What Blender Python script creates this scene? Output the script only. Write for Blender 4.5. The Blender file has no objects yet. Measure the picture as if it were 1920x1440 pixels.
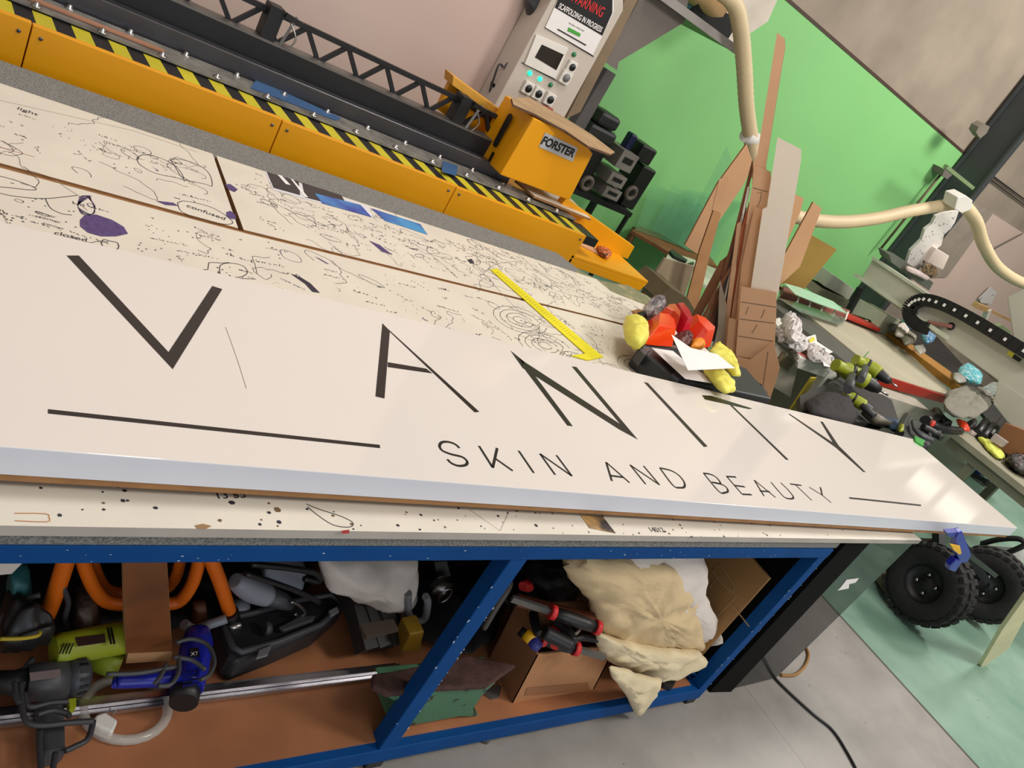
import bpy, bmesh, math, random
from mathutils import Vector, Matrix, noise
random.seed(7)
S = bpy.context.scene
COL = S.collection
# ------------------------------------------------------------------ camera
FPX = 1500.0; H = 1.75
MX = [(.74461, .13802, .65308), (-.4578, -.60643, .65012), (.48578, -.78306, -.38837)]
right = Vector((MX[0][0], MX[1][0], MX[2][0])).normalized()
fwd = Vector((MX[0][2], MX[1][2], MX[2][2])).normalized()
down = fwd.cross(right).normalized(); right = down.cross(fwd).normalized()
CAMP = Vector((0, 0, H))
cd = bpy.data.cameras.new('camera'); cam = bpy.data.objects.new('camera', cd); COL.objects.link(cam)
cd.sensor_width = 36; cd.lens = FPX / 1920 * 36; cd.clip_start = .02; cd.clip_end = 80
cam.matrix_world = Matrix(((right.x, -down.x, -fwd.x, 0), (right.y, -down.y, -fwd.y, 0), (right.z, -down.z, -fwd.z, H), (0, 0, 0, 1)))
S.camera = cam
S.view_settings.view_transform = 'Standard'; S.view_settings.look = 'None'
S.view_settings.exposure = 0.0; S.view_settings.gamma = 1.0
# ------------------------------------------------------------------ light
W = bpy.data.worlds.new('hall_air'); S.world = W; W.use_nodes = True
bg = W.node_tree.nodes['Background']; bg.inputs[0].default_value = (1.0, .95, .90, 1); bg.inputs[1].default_value = .40

def area(name, loc, tgt, sx, sy, power, col):
    l = bpy.data.lights.new(name, 'AREA'); l.shape = 'RECTANGLE'; l.size = sx; l.size_y = sy
    l.energy = power; l.color = col
    o = bpy.data.objects.new(name, l); COL.objects.link(o); o.location = loc
    o.rotation_euler = (Vector(tgt) - Vector(loc)).to_track_quat('-Z', 'Y').to_euler()
    return o
WARM = (1.0, .95, .89)
area('ceiling_lamp', (1.5, -1.2, 5.6), (1.7, 1.0, 0), 1.3, 1.3, 41, WARM)
area('ceiling_lamp', (5.0, -1.6, 5.2), (5.6, 2.4, .6), 1.4, 1.4, 190, WARM)
area('ceiling_lamp', (9.5, 2.0, 6.0), (9.5, 3.6, 0), 1.4, 1.4, 300, WARM)
area('ceiling_lamp', (1.5, 2.0, 5.8), (2.2, 3.6, 0), 1.3, 1.3, 95, WARM)
area('daylight_doorway', (0.5, -5.2, 1.8), (1.6, 1.0, .7), 4.0, 2.6, 86, (.74, .85, 1.0))

# ------------------------------------------------------------------ pixel -> point on a plane of the place
def ray(px, py): return (right * ((px - 960) / FPX) + down * ((py - 720) / FPX) + fwd)
def U(px, py, k, v):
    d = ray(px, py)
    if k == 'z': t = (v - H) / d.z
    elif k == 'y': t = v / d.y
    elif k == 'x': t = v / d.x
    else: P, N = v; t = (Vector(P) - CAMP).dot(Vector(N)) / d.dot(Vector(N))
    return CAMP + d * t
def UP(pts, k, v): return [U(a, b, k, v) for a, b in pts]
def pxr(r, P): return r * (P - CAMP).dot(fwd) / FPX

# ------------------------------------------------------------------ materials
def lin(c):
    c = c / 255.; return c / 12.92 if c <= .04045 else ((c + .055) / 1.055) ** 2.4
def rgb(c): return (lin(c[0]), lin(c[1]), lin(c[2]), 1)
MC = {}
def M(name, c, rough=.6, metal=0., var=.10, scale=6., bump=0., bscale=60., trans=0., alpha=1., c2=None, thr=None, emit=0, spec=.5, coat=0.):
    if name in MC: return MC[name]
    m = bpy.data.materials.new(name); m.use_nodes = True; nt = m.node_tree; b = nt.nodes['Principled BSDF']
    b.inputs['Roughness'].default_value = rough; b.inputs['Metallic'].default_value = metal
    b.inputs['Specular IOR Level'].default_value = spec
    if coat: b.inputs['Coat Weight'].default_value = coat; b.inputs['Coat Roughness'].default_value = .06
    tc = nt.nodes.new('ShaderNodeTexCoord'); n = nt.nodes.new('ShaderNodeTexNoise')
    n.inputs['Scale'].default_value = scale; n.inputs['Detail'].default_value = 6
    nt.links.new(tc.outputs['Object'], n.inputs['Vector'])
    r = nt.nodes.new('ShaderNodeValToRGB'); cc = rgb(c)
    if c2 is None:
        r.color_ramp.elements[0].color = tuple(x * (1 - var) for x in cc[:3]) + (1,); r.color_ramp.elements[1].color = tuple(min(1, x * (1 + var)) for x in cc[:3]) + (1,)
        r.color_ramp.elements[0].position = .3; r.color_ramp.elements[1].position = .7
    else:
        lo, hi = thr or (.4, .6)
        r.color_ramp.elements[0].color = cc; r.color_ramp.elements[1].color = rgb(c2)
        r.color_ramp.elements[0].position = lo; r.color_ramp.elements[1].position = hi
    nt.links.new(n.outputs['Fac'], r.inputs['Fac']); nt.links.new(r.outputs['Color'], b.inputs['Base Color'])
    if trans: b.inputs['Transmission Weight'].default_value = trans; b.inputs['IOR'].default_value = 1.02 if alpha < 1 else 1.4
    if alpha < 1: b.inputs['Alpha'].default_value = alpha
    if emit: b.inputs['Emission Color'].default_value = cc; b.inputs['Emission Strength'].default_value = emit
    if bump:
        n2 = nt.nodes.new('ShaderNodeTexNoise'); n2.inputs['Scale'].default_value = bscale; n2.inputs['Detail'].default_value = 4
        nt.links.new(tc.outputs['Object'], n2.inputs['Vector'])
        bp = nt.nodes.new('ShaderNodeBump'); bp.inputs['Strength'].default_value = bump; bp.inputs['Distance'].default_value = .01
        nt.links.new(n2.outputs['Fac'], bp.inputs['Height']); nt.links.new(bp.outputs['Normal'], b.inputs['Normal'])
    MC[name] = m; return m
def floor_mat():
    m = bpy.data.materials.new('painted_concrete_floor'); m.use_nodes = True; nt = m.node_tree; b = nt.nodes['Principled BSDF']; L = nt.links.new
    tc = nt.nodes.new('ShaderNodeTexCoord'); sp = nt.nodes.new('ShaderNodeSeparateXYZ'); L(tc.outputs['Object'], sp.inputs[0])
    n = nt.nodes.new('ShaderNodeTexNoise'); n.inputs['Scale'].default_value = 2.2; n.inputs['Detail'].default_value = 8; n.inputs['Roughness'].default_value = .62; L(tc.outputs['Object'], n.inputs['Vector'])
    def ramp(a, c, p0=.3, p1=.72):
        r = nt.nodes.new('ShaderNodeValToRGB'); r.color_ramp.elements[0].color = rgb(a); r.color_ramp.elements[1].color = rgb(c)
        r.color_ramp.elements[0].position = p0; r.color_ramp.elements[1].position = p1; L(n.outputs['Fac'], r.inputs['Fac']); return r
    g = ramp((132, 128, 123), (164, 159, 153)); q = ramp((112, 148, 130), (140, 172, 152))
    def math_(op, a, v):
        k = nt.nodes.new('ShaderNodeMath'); k.operation = op; L(a, k.inputs[0]); k.inputs[1].default_value = v; return k
    gt = math_('GREATER_THAN', sp.outputs['X'], 4.21)
    mx = nt.nodes.new('ShaderNodeMix'); mx.data_type = 'RGBA'; L(gt.outputs[0], mx.inputs[0]); L(g.outputs[0], mx.inputs[6]); L(q.outputs[0], mx.inputs[7])
    a = math_('SUBTRACT', sp.outputs['X'], 4.2); a2 = math_('ABSOLUTE', a.outputs[0], 0); a3 = math_('LESS_THAN', a2.outputs[0], .011)
    mx2 = nt.nodes.new('ShaderNodeMix'); mx2.data_type = 'RGBA'; L(a3.outputs[0], mx2.inputs[0]); L(mx.outputs[2], mx2.inputs[6]); mx2.inputs[7].default_value = rgb((72, 72, 58))
    # fine crack line in the concrete
    c1 = math_('SUBTRACT', sp.outputs['X'], 2.97); c2 = math_('ABSOLUTE', c1.outputs[0], 0); c3 = math_('LESS_THAN', c2.outputs[0], .0015)
    mx3 = nt.nodes.new('ShaderNodeMix'); mx3.data_type = 'RGBA'; L(c3.outputs[0], mx3.inputs[0]); L(mx2.outputs[2], mx3.inputs[6]); mx3.inputs[7].default_value = rgb((110, 104, 98))
    v = nt.nodes.new('ShaderNodeTexVoronoi'); v.inputs['Scale'].default_value = 7; L(tc.outputs['Object'], v.inputs['Vector'])
    vl = math_('LESS_THAN', v.outputs['Distance'], .035)
    mx4 = nt.nodes.new('ShaderNodeMix'); mx4.data_type = 'RGBA'; L(vl.outputs[0], mx4.inputs[0]); L(mx3.outputs[2], mx4.inputs[6]); mx4.inputs[7].default_value = rgb((96, 92, 82))
    L(mx4.outputs[2], b.inputs['Base Color'])
    rr = nt.nodes.new('ShaderNodeMapRange'); L(n.outputs['Fac'], rr.inputs[0]); rr.inputs[3].default_value = .28; rr.inputs[4].default_value = .5; L(rr.outputs[0], b.inputs['Roughness'])
    return m
cream = M('worn_white_laminate', (220, 212, 197), .45, var=.05, scale=5)
ink = M('black_marker_ink', (42, 38, 50), .7)
violet = M('violet_marker_ink', (82, 62, 112), .7, var=.3, scale=90)
pencil = M('grey_pencil', (130, 118, 108), .8)
mdf = M('raw_mdf', (176, 134, 92), .75, var=.08, scale=4, bump=.05)
mdf_edge = M('mdf_cut_edge', (150, 108, 66), .85, var=.15, scale=20)
mdf_dark = M('brown_hardboard', (122, 78, 48), .6, var=.18, scale=5)
shelfm = M('stained_shelf_board', (160, 104, 68), .5, var=.2, scale=4.5)
blue = M('blue_enamel', (2, 66, 126), .6, var=.1, scale=9, spec=.15)
bluechip = M('chipped_paint', (205, 215, 220), .7)
carpet = M('grey_speckled_felt', (104, 104, 100), .95, c2=(140, 139, 134), thr=(.42, .58), scale=220, bump=.4, bscale=300)
signw = M('gloss_white_vinyl', (222, 215, 208), .07, var=.012, scale=1.5, spec=.5)
signe = M('brushed_aluminium_return', (214, 216, 224), .35, var=.03)
black_v = M('black_vinyl', (20, 17, 16), .3, var=.05)
yel = M('yellow_powder_coat', (230, 158, 6), .38, var=.04, scale=3)
yelhaz = M('hazard_yellow', (196, 184, 38), .5)
black = M('black_plastic', (20, 20, 21), .45, var=.2)
blackm = M('matt_black_steel', (27, 28, 31), .5, metal=.2, var=.2)
rubber = M('black_rubber', (26, 25, 24), .85, var=.25, scale=25, bump=.3)
darkgrey = M('dark_grey_plastic', (62, 63, 66), .5, var=.12)
grey = M('grey_plastic', (120, 120, 122), .5, var=.1)
steel = M('bright_steel', (176, 174, 172), .28, metal=1., var=.1)
dullsteel = M('dull_steel', (120, 118, 114), .45, metal=.8, var=.2)
clearm = M('clear_acrylic', (222, 226, 224), .08, trans=.0, alpha=.28)
clearg = M('green_tinted_acrylic', (110, 176, 130), .08, alpha=.2)
smoke = M('smoked_acrylic', (38, 40, 40), .06, alpha=.74)
white = M('white_plastic', (226, 222, 214), .4, var=.04)
paper = M('white_paper', (232, 228, 226), .8, var=.03)
cardb = M('cardboard', (172, 122, 80), .85, var=.08, scale=7)
cardd = M('dark_cardboard', (134, 90, 56), .85, var=.1, scale=7)
tape = M('brown_packing_tape', (150, 104, 70), .3, var=.05)
hose = M('cream_duct_hose', (206, 186, 148), .55, var=.05, scale=3, bump=.2, bscale=90)
pinkw = M('pink_painted_wall', (204, 180, 168), .75, var=.04, scale=1.2)
greenw = M('green_painted_wall', (134, 198, 124), .6, var=.035, scale=.9)
conc = M('tilt_slab_concrete', (150, 137, 122), .85, var=.16, scale=1.6, bump=.05)
greyw = M('grey_painted_column', (56, 60, 62), .5, var=.08)
greyp = M('grey_sheet_metal', (112, 104, 98), .6, var=.1, scale=3)
cncw = M('pale_grey_machine_enamel', (188, 184, 168), .5, var=.03)
bedm = M('cream_cutting_bed', (178, 171, 148), .6, var=.07, scale=3)
red = M('red_enamel', (176, 34, 24), .45)
redp = M('red_rubber', (196, 36, 34), .5)
orange = M('orange_powder_coat', (226, 108, 20), .4, var=.08)
orangep = M('orange_tinted_acrylic', (238, 62, 18), .15, var=.08, spec=.6)
lime = M('lime_plastic', (142, 152, 26), .45, var=.12)
bluep = M('cobalt_blue_plastic', (22, 34, 150), .32, var=.12)
teal = M('teal_plastic', (34, 92, 96), .5)
glove = M('yellow_rubber_glove', (222, 214, 92), .55, var=.08, scale=12)
cloth = M('cream_canvas', (206, 182, 140), .95, var=.08, scale=9, bump=.25, bscale=45)
clothw = M('white_cotton', (214, 204, 194), .95, var=.04, scale=7, bump=.2, bscale=40)
rag = M('grey_towel', (128, 124, 112), 1., var=.08, scale=8, bump=.3, bscale=160)
olive = M('olive_board', (150, 118, 52), .7, var=.12, scale=3)
anvilg = M('chipped_green_enamel', (70, 112, 82), .55, c2=(34, 44, 36), thr=(.62, .66), scale=26, bump=.4, bscale=20)
rust = M('rusty_cast_iron', (70, 44, 38), .85, var=.35, scale=30, bump=.5, bscale=30)
glassd = M('dark_display_glass', (40, 34, 28), .1)
tealgl = M('lit_green_lamp', (20, 230, 170), .3, emit=1.6)
greenl = M('green_lamp_lens', (24, 122, 76), .3)
bluewrap = M('blue_printed_wrap', (30, 110, 170), .35, c2=(190, 220, 225), thr=(.5, .6), scale=30)
tealwrap = M('turquoise_printed_wrap', (60, 176, 190), .35, c2=(210, 232, 232), thr=(.5, .62), scale=26)
timber = M('pine_timber', (190, 150, 98), .65, var=.1, scale=8)
polew = M('brown_grey_post', (128, 108, 84), .7, var=.1)
stick_blue = M('blue_print', (44, 62, 160), .35, c2=(70, 150, 205), thr=(.4, .65), scale=7)
stick_dark = M('dark_print', (44, 44, 50), .35, var=.3)
tvio = M('pale_violet_film', (200, 196, 204), .25, alpha=.5)

# ------------------------------------------------------------------ mesh builder
class MB:
    def __init__(s): s.v = []; s.f = []; s.m = []; s.mats = []; s.sm = []
    def mi(s, m):
        if m not in s.mats: s.mats.append(m)
        return s.mats.index(m)
    def add(s, vs, fs, m, smooth=False):
        o = len(s.v); s.v += [Vector(p) for p in vs]; k = s.mi(m)
        for f in fs: s.f.append([o + i for i in f]); s.m.append(k); s.sm.append(smooth)
        return s
    def poly(s, pts, m): return s.add(pts, [list(range(len(pts)))], m)
    def prism(s, pts, vec, m, side=None):
        n = len(pts); vec = Vector(vec); q = [Vector(p) for p in pts]
        s.add(q + [p + vec for p in q], [], m); o = len(s.v) - 2 * n
        k = s.mi(m); k2 = s.mi(side or m)
        s.f.append([o + i for i in range(n)]); s.m.append(k); s.sm.append(False)
        s.f.append([o + n + i for i in reversed(range(n))]); s.m.append(k); s.sm.append(False)
        for i in range(n):
            j = (i + 1) % n; s.f.append([o + i, o + j, o + n + j, o + n + i]); s.m.append(k2); s.sm.append(False)
        return s
    def box(s, lo, hi, m):
        x0, y0, z0 = lo; x1, y1, z1 = hi
        return s.prism([(x0, y0, z0), (x1, y0, z0), (x1, y1, z0), (x0, y1, z0)], (0, 0, z1 - z0), m)
    def beam(s, a, b, w, h, m, up=(0, 0, 1)):
        a = Vector(a); b = Vector(b); d = (b - a).normalized(); u = Vector(up)
        x = d.cross(u)
        if x.length < 1e-4: x = d.cross(Vector((1, 0, 0)))
        x.normalize(); u = x.cross(d)
        c = [a + x * (w / 2) * i + u * (h / 2) * j for i, j in ((-1, -1), (1, -1), (1, 1), (-1, 1))]
        return s.prism(c, b - a, m)
    def tube(s, path, r, m, seg=12, cap=True, squash=1.0, closed=False):
        P = [Vector(p) for p in path]; n = len(P)
        R = r if isinstance(r, (list, tuple)) else [r] * n
        t0 = (P[1] - P[0]).normalized(); u = t0.orthogonal().normalized(); vs = []
        for i in range(n):
            if closed: t = (P[(i + 1) % n] - P[i - 1]).normalized()
            else: t = (P[min(i + 1, n - 1)] - P[max(i - 1, 0)]).normalized()
            u = (u - t * u.dot(t)); u = u.normalized() if u.length > 1e-6 else t.orthogonal().normalized()
            w = t.cross(u)
            for k in range(seg):
                a = 2 * math.pi * k / seg; vs.append(P[i] + u * math.cos(a) * R[i] + w * math.sin(a) * R[i] * squash)
        fs = []
        for i in range(n if closed else n - 1):
            j = (i + 1) % n
            for k in range(seg):
                l = (k + 1) % seg; fs.append([i * seg + k, i * seg + l, j * seg + l, j * seg + k])
        s.add(vs, fs, m, True)
        if cap and not closed:
            o = len(s.v) - len(vs); q = s.mi(m)
            s.f.append([o + k for k in reversed(range(seg))]); s.m.append(q); s.sm.append(False)
            s.f.append([o + (n - 1) * seg + k for k in range(seg)]); s.m.append(q); s.sm.append(False)
        return s
    def lathe(s, o, ax, prof, m, seg=32):
        o = Vector(o); ax = Vector(ax).normalized(); u = ax.orthogonal().normalized(); w = ax.cross(u); n = len(prof); vs = []
        for d, r in prof:
            for k in range(seg):
                a = 2 * math.pi * k / seg; vs.append(o + ax * d + (u * math.cos(a) + w * math.sin(a)) * r)
        fs = [[i * seg + k, i * seg + (k + 1) % seg, (i + 1) * seg + (k + 1) % seg, (i + 1) * seg + k] for i in range(n - 1) for k in range(seg)]
        return s.add(vs, fs, m, True)
    def disc(s, o, ax, r, t, m, seg=20): return s.lathe(o, ax, [(0, .0001), (0, r), (t, r), (t, .0001)], m, seg)
    def pillow(s, out, N, th, m, rings=11, wr=.0, freq=20., n=48, puff=.5):
        """closed soft body from an outline; N = bulge direction"""
        N = Vector(N).normalized(); out = [Vector(p) for p in out]
        L = [0]
        for i in range(len(out)): L.append(L[-1] + (out[(i + 1) % len(out)] - out[i]).length)
        rs = []
        for k in range(n):
            d = L[-1] * k / n; i = max(j for j in range(len(out)) if L[j] <= d + 1e-9)
            rs.append(out[i].lerp(out[(i + 1) % len(out)], (d - L[i]) / max(1e-9, L[i + 1] - L[i])))
        for _ in range(1): rs = [(rs[k - 1] + rs[k] * 2 + rs[(k + 1) % n]) / 4 for k in range(n)]
        c = sum(rs, Vector()) / n; vs = []; fs = []
        def ring(f, sgn):
            h = th * .5 * (1 - f ** 2.6) ** puff
            for p in rs:
                q = c.lerp(p, f) + N * h * sgn
                if wr:
                    g1 = 1 - 2.6 * abs(noise.noise(q * freq * .8)); g2 = noise.noise(q * freq * 2.1 + Vector((3, 1, 7)))
                    q += N * wr * (g1 + .6 * g2) * (1.2 - .45 * f)
                    q += (q - c) * .10 * noise.noise(q * freq * 1.3 + Vector((9, 2, 4)))
                vs.append(q)
        fr = [1 - (i / rings) ** 1.4 for i in range(rings)]
        for f in fr: ring(f, 1)
        top = len(vs); vs.append(c + N * th * .5)
        for f in fr[1:]: ring(f, -1)
        bot = len(vs); vs.append(c - N * th * .5)
        for i in range(rings - 1):
            for k in range(n): fs.append([i * n + k, i * n + (k + 1) % n, (i + 1) * n + (k + 1) % n, (i + 1) * n + k])
        for k in range(n): fs.append([(rings - 1) * n + k, (rings - 1) * n + (k + 1) % n, top])
        b0 = top + 1
        for k in range(n): fs.append([k, b0 + k, b0 + (k + 1) % n, (k + 1) % n])
        for i in range(rings - 2):
            for k in range(n): fs.append([b0 + i * n + k, b0 + (i + 1) * n + k, b0 + (i + 1) * n + (k + 1) % n, b0 + i * n + (k + 1) % n])
        for k in range(n): fs.append([b0 + (rings - 2) * n + k, bot, b0 + (rings - 2) * n + (k + 1) % n])
        return s.add(vs, fs, m, True)
    def ribbon(s, pts, w, m, N=(0, 0, 1)):
        P = [Vector(p) for p in pts]; N = Vector(N); vs = []; n = len(P)
        for i in range(n):
            t = P[min(i + 1, n - 1)] - P[max(i - 1, 0)]
            x = t.cross(N); x = x.normalized() * w / 2 if x.length > 1e-9 else Vector((w / 2, 0, 0))
            vs += [P[i] - x, P[i] + x]
        return s.add(vs, [[2 * i, 2 * i + 1, 2 * i + 3, 2 * i + 2] for i in range(n - 1)], m)
    def build(s, name, parent=None, loc=None, bevel=0., bseg=2):
        off = Vector(loc) if loc is not None else (WL[parent.name] if parent else Vector())
        me = bpy.data.meshes.new(name); me.from_pydata([tuple(p - off) for p in s.v], [], s.f)
        for m in s.mats: me.materials.append(m)
        me.polygons.foreach_set('material_index', s.m); me.polygons.foreach_set('use_smooth', s.sm)
        bm = bmesh.new(); bm.from_mesh(me); bmesh.ops.recalc_face_normals(bm, faces=bm.faces); bm.to_mesh(me); bm.free(); me.update()
        o = bpy.data.objects.new(name, me); COL.objects.link(o)
        if parent: o.parent = parent
        else: o.location = off
        WL[o.name] = off
        if bevel:
            b = o.modifiers.new('bevel', 'BEVEL'); b.width = bevel; b.segments = bseg; b.limit_method = 'ANGLE'; b.angle_limit = math.radians(40)
        return o
    def solo(s, name, label, cat, group=None, bevel=0., kind=None):
        xs = [p.x for p in s.v]; ys = [p.y for p in s.v]; zs = [p.z for p in s.v]
        o = s.build(name, None, ((min(xs) + max(xs)) / 2, (min(ys) + max(ys)) / 2, min(zs)), bevel)
        o['label'] = label; o['category'] = cat
        if group: o['group'] = group
        if kind: o['kind'] = kind
        return o
WL = {}
def thing(name, label, cat, loc, group=None):
    o = bpy.data.objects.new(name, None); COL.objects.link(o); o.location = loc; o.empty_display_size = .05
    o['label'] = label; o['category'] = cat
    if group: o['group'] = group
    WL[o.name] = Vector(loc); return o
def struct(mb, name, bevel=0.):
    o = mb.build(name, None, (0, 0, 0), bevel); o['kind'] = 'structure'; return o
def text(body, name, parent, O, ux, uy, width, m, lift=.0008, shear=0, bold=0., height=None):
    """lettering as a flat mesh part: O = lower-left corner, ux, uy = reading and up directions"""
    c = bpy.data.curves.new(name, 'FONT'); c.body = body; c.size = 1; c.shear = shear; c.offset = bold
    t = bpy.data.objects.new(name + '_src', c); me = bpy.data.meshes.new_from_object(t)
    xs = [v.co.x for v in me.vertices]; ys = [v.co.y for v in me.vertices]
    sx = width / (max(xs) - min(xs)); sy = sx if height is None else height / (max(ys) - min(ys))
    ux = Vector(ux).normalized(); uy = Vector(uy).normalized(); N = ux.cross(uy); off = WL[parent.name]
    for v in me.vertices: v.co = Vector(O) + ux * (v.co.x - min(xs)) * sx + uy * (v.co.y - min(ys)) * sy + N * lift - off
    me.materials.clear(); me.materials.append(m)
    bpy.data.objects.remove(t); o = bpy.data.objects.new(name, me); COL.objects.link(o); o.parent = parent; WL[o.name] = off
    return o
def smooth(pts, n=6):
    P = [Vector(p) for p in pts]; out = []
    for i in range(len(P) - 1):
        a, b, c, d = P[max(i - 1, 0)], P[i], P[i + 1], P[min(i + 2, len(P) - 1)]
        for k in range(n):
            t = k / n; out.append(.5 * ((2 * b) + (c - a) * t + (2 * a - 5 * b + 4 * c - d) * t * t + (3 * b - a - 3 * c + d) * t ** 3))
    out.append(P[-1]); return out
def dup(root, delta, label=None, group=None):
    c = root.copy(); COL.objects.link(c); c.location = Vector(root.location) + Vector(delta); WL[c.name] = WL[root.name] + Vector(delta)
    if label: c['label'] = label
    if group: c['group'] = group
    for ch in [o for o in COL.objects if o.parent == root]:
        d = ch.copy(); COL.objects.link(d); d.parent = c
        for g in [o for o in COL.objects if o.parent == ch]:
            e = g.copy(); COL.objects.link(e); e.parent = d
    return c

# ================================================================== SETTING
f = MB().box((-5, -6, -.1), (18, 6.0, 0), floor_mat()); struct(f, 'floor')
YB = 5.6
struct(MB().box((3.3, YB, 0), (18, YB + .2, 7), conc), 'wall_back')
gt = U(1815, 288, 'y', YB)
struct(MB().box((3.3, YB - .015, 0), (10.6, YB, U(1640, 146, 'y', YB).z), greenw), 'trim_1')
struct(MB().box((3.3, YB - .02, U(1640, 146, 'y', YB).z), (10.6, YB, U(1640, 146, 'y', YB).z + .03), M('dark_joint', (70, 52, 40))), 'trim_2')
struct(MB().box((-5, 4.22, 0), (3.26, 4.35, 6), pinkw), 'wall_left')
struct(MB().box((16.5, -6, 0), (16.7, 5.6, 6), conc), 'wall_right')
# dark steel column against the back wall
cx0 = U(1675, 470, 'y', 5.56).x; cwd = U(1843, 345, 'y', 5.12).x - cx0
cl = MB(); cl.box((cx0, 5.12, 0), (cx0 + cwd, 5.15, 6.5), greyw); cl.box((cx0, 5.53, 0), (cx0 + cwd, 5.56, 6.5), greyw); cl.box((cx0 + cwd / 2 - .02, 5.15, 0), (cx0 + cwd / 2 + .02, 5.53, 6.5), greyw)
o = cl.build('trim_3', None, (0, 0, 0)); o['kind'] = 'structure'
# panels of the wall beyond the column
def wpanel(name, px, m, y=YB - .02, t=.02): 
    o = MB().prism(UP(px, 'y', y), (0, t, 0), m).build(name, None, (0, 0, 0)); o['kind'] = 'structure'
wpanel('trim_4', [(1860, 400), (1990, 482), (2100, 900), (1680, 560), (1760, 480)], pinkw)
wpanel('trim_5', [(1795, 360), (1862, 400), (1775, 520), (1680, 520)], M('grey_painted_panel', (150, 138, 126), .7), YB - .04)
wpanel('trim_6', [(1848, 318), (1990, 424), (1990, 426), (1845, 320)], black, YB - .03, .01)
wpanel('trim_7', [(1842, 324), (1990, 434), (1990, 436), (1840, 326)], black, YB - .03, .01)
# joint lines in the pink panels
wpanel('trim_8', [(1855, 560 - 90), (1918, 437), (1918, 439), (1855, 473)], greyp, YB - .045, .005)

# high daylight windows in the end wall (mirrored in the gloss of the sign)
lit = M('daylight_window_pane', (255, 244, 226), .3, emit=1.0, var=0)
for i, (y0, y1, z0, z1) in enumerate(((5.02, 5.52, 3.62, 4.02), (4.25, 4.85, 3.62, 4.02))):
    wn_ = MB().box((16.46, y0 - .05, z0 - .05), (16.5, y1 + .05, z1 + .05), white).build('window_%d' % (i + 1), None, (0, 0, 0)); wn_['kind'] = 'structure'
    MB().box((16.44, y0, z0), (16.462, y1, z1), lit).build('pane', wn_)

# ================================================================== WORKBENCH
bench = thing('workbench', 'blue steel framed workbench with grey felt top and brown lower shelf', 'workbench', (1.0, .9, 0))
def bar(name, lo, hi, m=blue): return MB().box(lo, hi, m).build(name, bench, bevel=.003)
bar('top_rail', (-1.0, .90, .772), (2.6, .945, .810))
bar('top_rail', (-1.0, 2.4, .772), (2.6, 2.445, .810))
bar('bottom_rail', (-1.0, .90, .03), (2.6, .95, .085))
bar('bottom_rail', (-1.0, 2.4, .03), (2.6, 2.445, .085))
for x in (-.95, 1.19, 2.55):
    bar('post', (x, .902, .085 if x > 0 else 0), (x + .05, .948, .772)); bar('post', (x, 2.4, 0), (x + .05, 2.445, .772))
bar('cross_rail', (2.55, .948, .78), (2.6, 2.4, .81)); bar('cross_rail', (2.55, .948, .03), (2.6, 2.4, .085))
for x in (-.95, 1.19, 2.55): MB().box((x, .905, 0), (x + .05, .95, .03), black).build('foot', bench)
for x in (.2, 1.6): MB().tube([(x, .925, .0), (x, .925, .03)], .02, dullsteel).build('foot', bench)
MB().box((-.96, .925, .07), (2.52, 2.42, .09), shelfm).build('shelf', bench)
MB().box((-.96, 1.52, .09), (2.52, 1.54, .77), M('painted_shade_dark', (30, 27, 25), .9)).build('added_shade_panel', bench)  # added dark sheet, stands in for the deep shade under the bench
ep = MB().box((2.50, .96, .09), (2.512, 1.51, .61), M('engraved_panel', (150, 112, 66), .6, var=.1, scale=3))
sl = M('engraved_line', (176, 140, 100), .8)
def eline(px, w=.004): ep.ribbon([U(a, b, 'x', 2.4985) for a, b in px], w, sl, (1, 0, 0))
eline([(1335, 1075), (1345, 1060), (1352, 1060), (1375, 1095), (1378, 1106), (1370, 1110), (1345, 1085), (1338, 1070)])
eline([(1322, 1110), (1349, 1080), (1381, 1118), (1340, 1160)]); eline([(1375, 1137), (1405, 1175)])
ep.build('end_panel', bench)
chips = MB()
for _ in range(34):
    x = random.uniform(.2, 2.55); z = random.uniform(.776, .806); r = random.uniform(.0006, .0022)
    chips.poly([(x - r * 1.6, .8994, z), (x, .8994, z - r * .6), (x + r * 1.4, .8994, z), (x, .8994, z + r * .7)], bluechip)
for _ in range(40):
    t = random.random(); z = .1 + .65 * t; x = random.choice((1.19, 1.239, 2.551, 2.6)) + random.uniform(-.002, .0005); r = random.uniform(.002, .005)
    chips.poly([(x - r * .5, .9012, z - r), (x + r * .4, .9012, z), (x - r * .5, .9012, z + r)], bluechip)
chips.build('paint_chips', bench)['kind'] = 'stuff'
top = MB().prism([(-1, .895, .81), (2.62, .905, .81), (2.72, 2.6, .81), (2.63, 2.83, .81), (-1, 2.83, .81)], (0, 0, .032), carpet)
top.build('felt_top', bench, bevel=.006)
MB().prism(UP([(1080, 505), (1128, 527), (1180, 536), (1222, 560), (1235, 580), (1200, 640), (1100, 600)], 'z', .8422), (0, 0, .0008), M('mossy_worn_board', (122, 124, 92), .9, c2=(160, 150, 112), thr=(.5, .65), scale=18)).build('worn_corner', bench)

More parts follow.
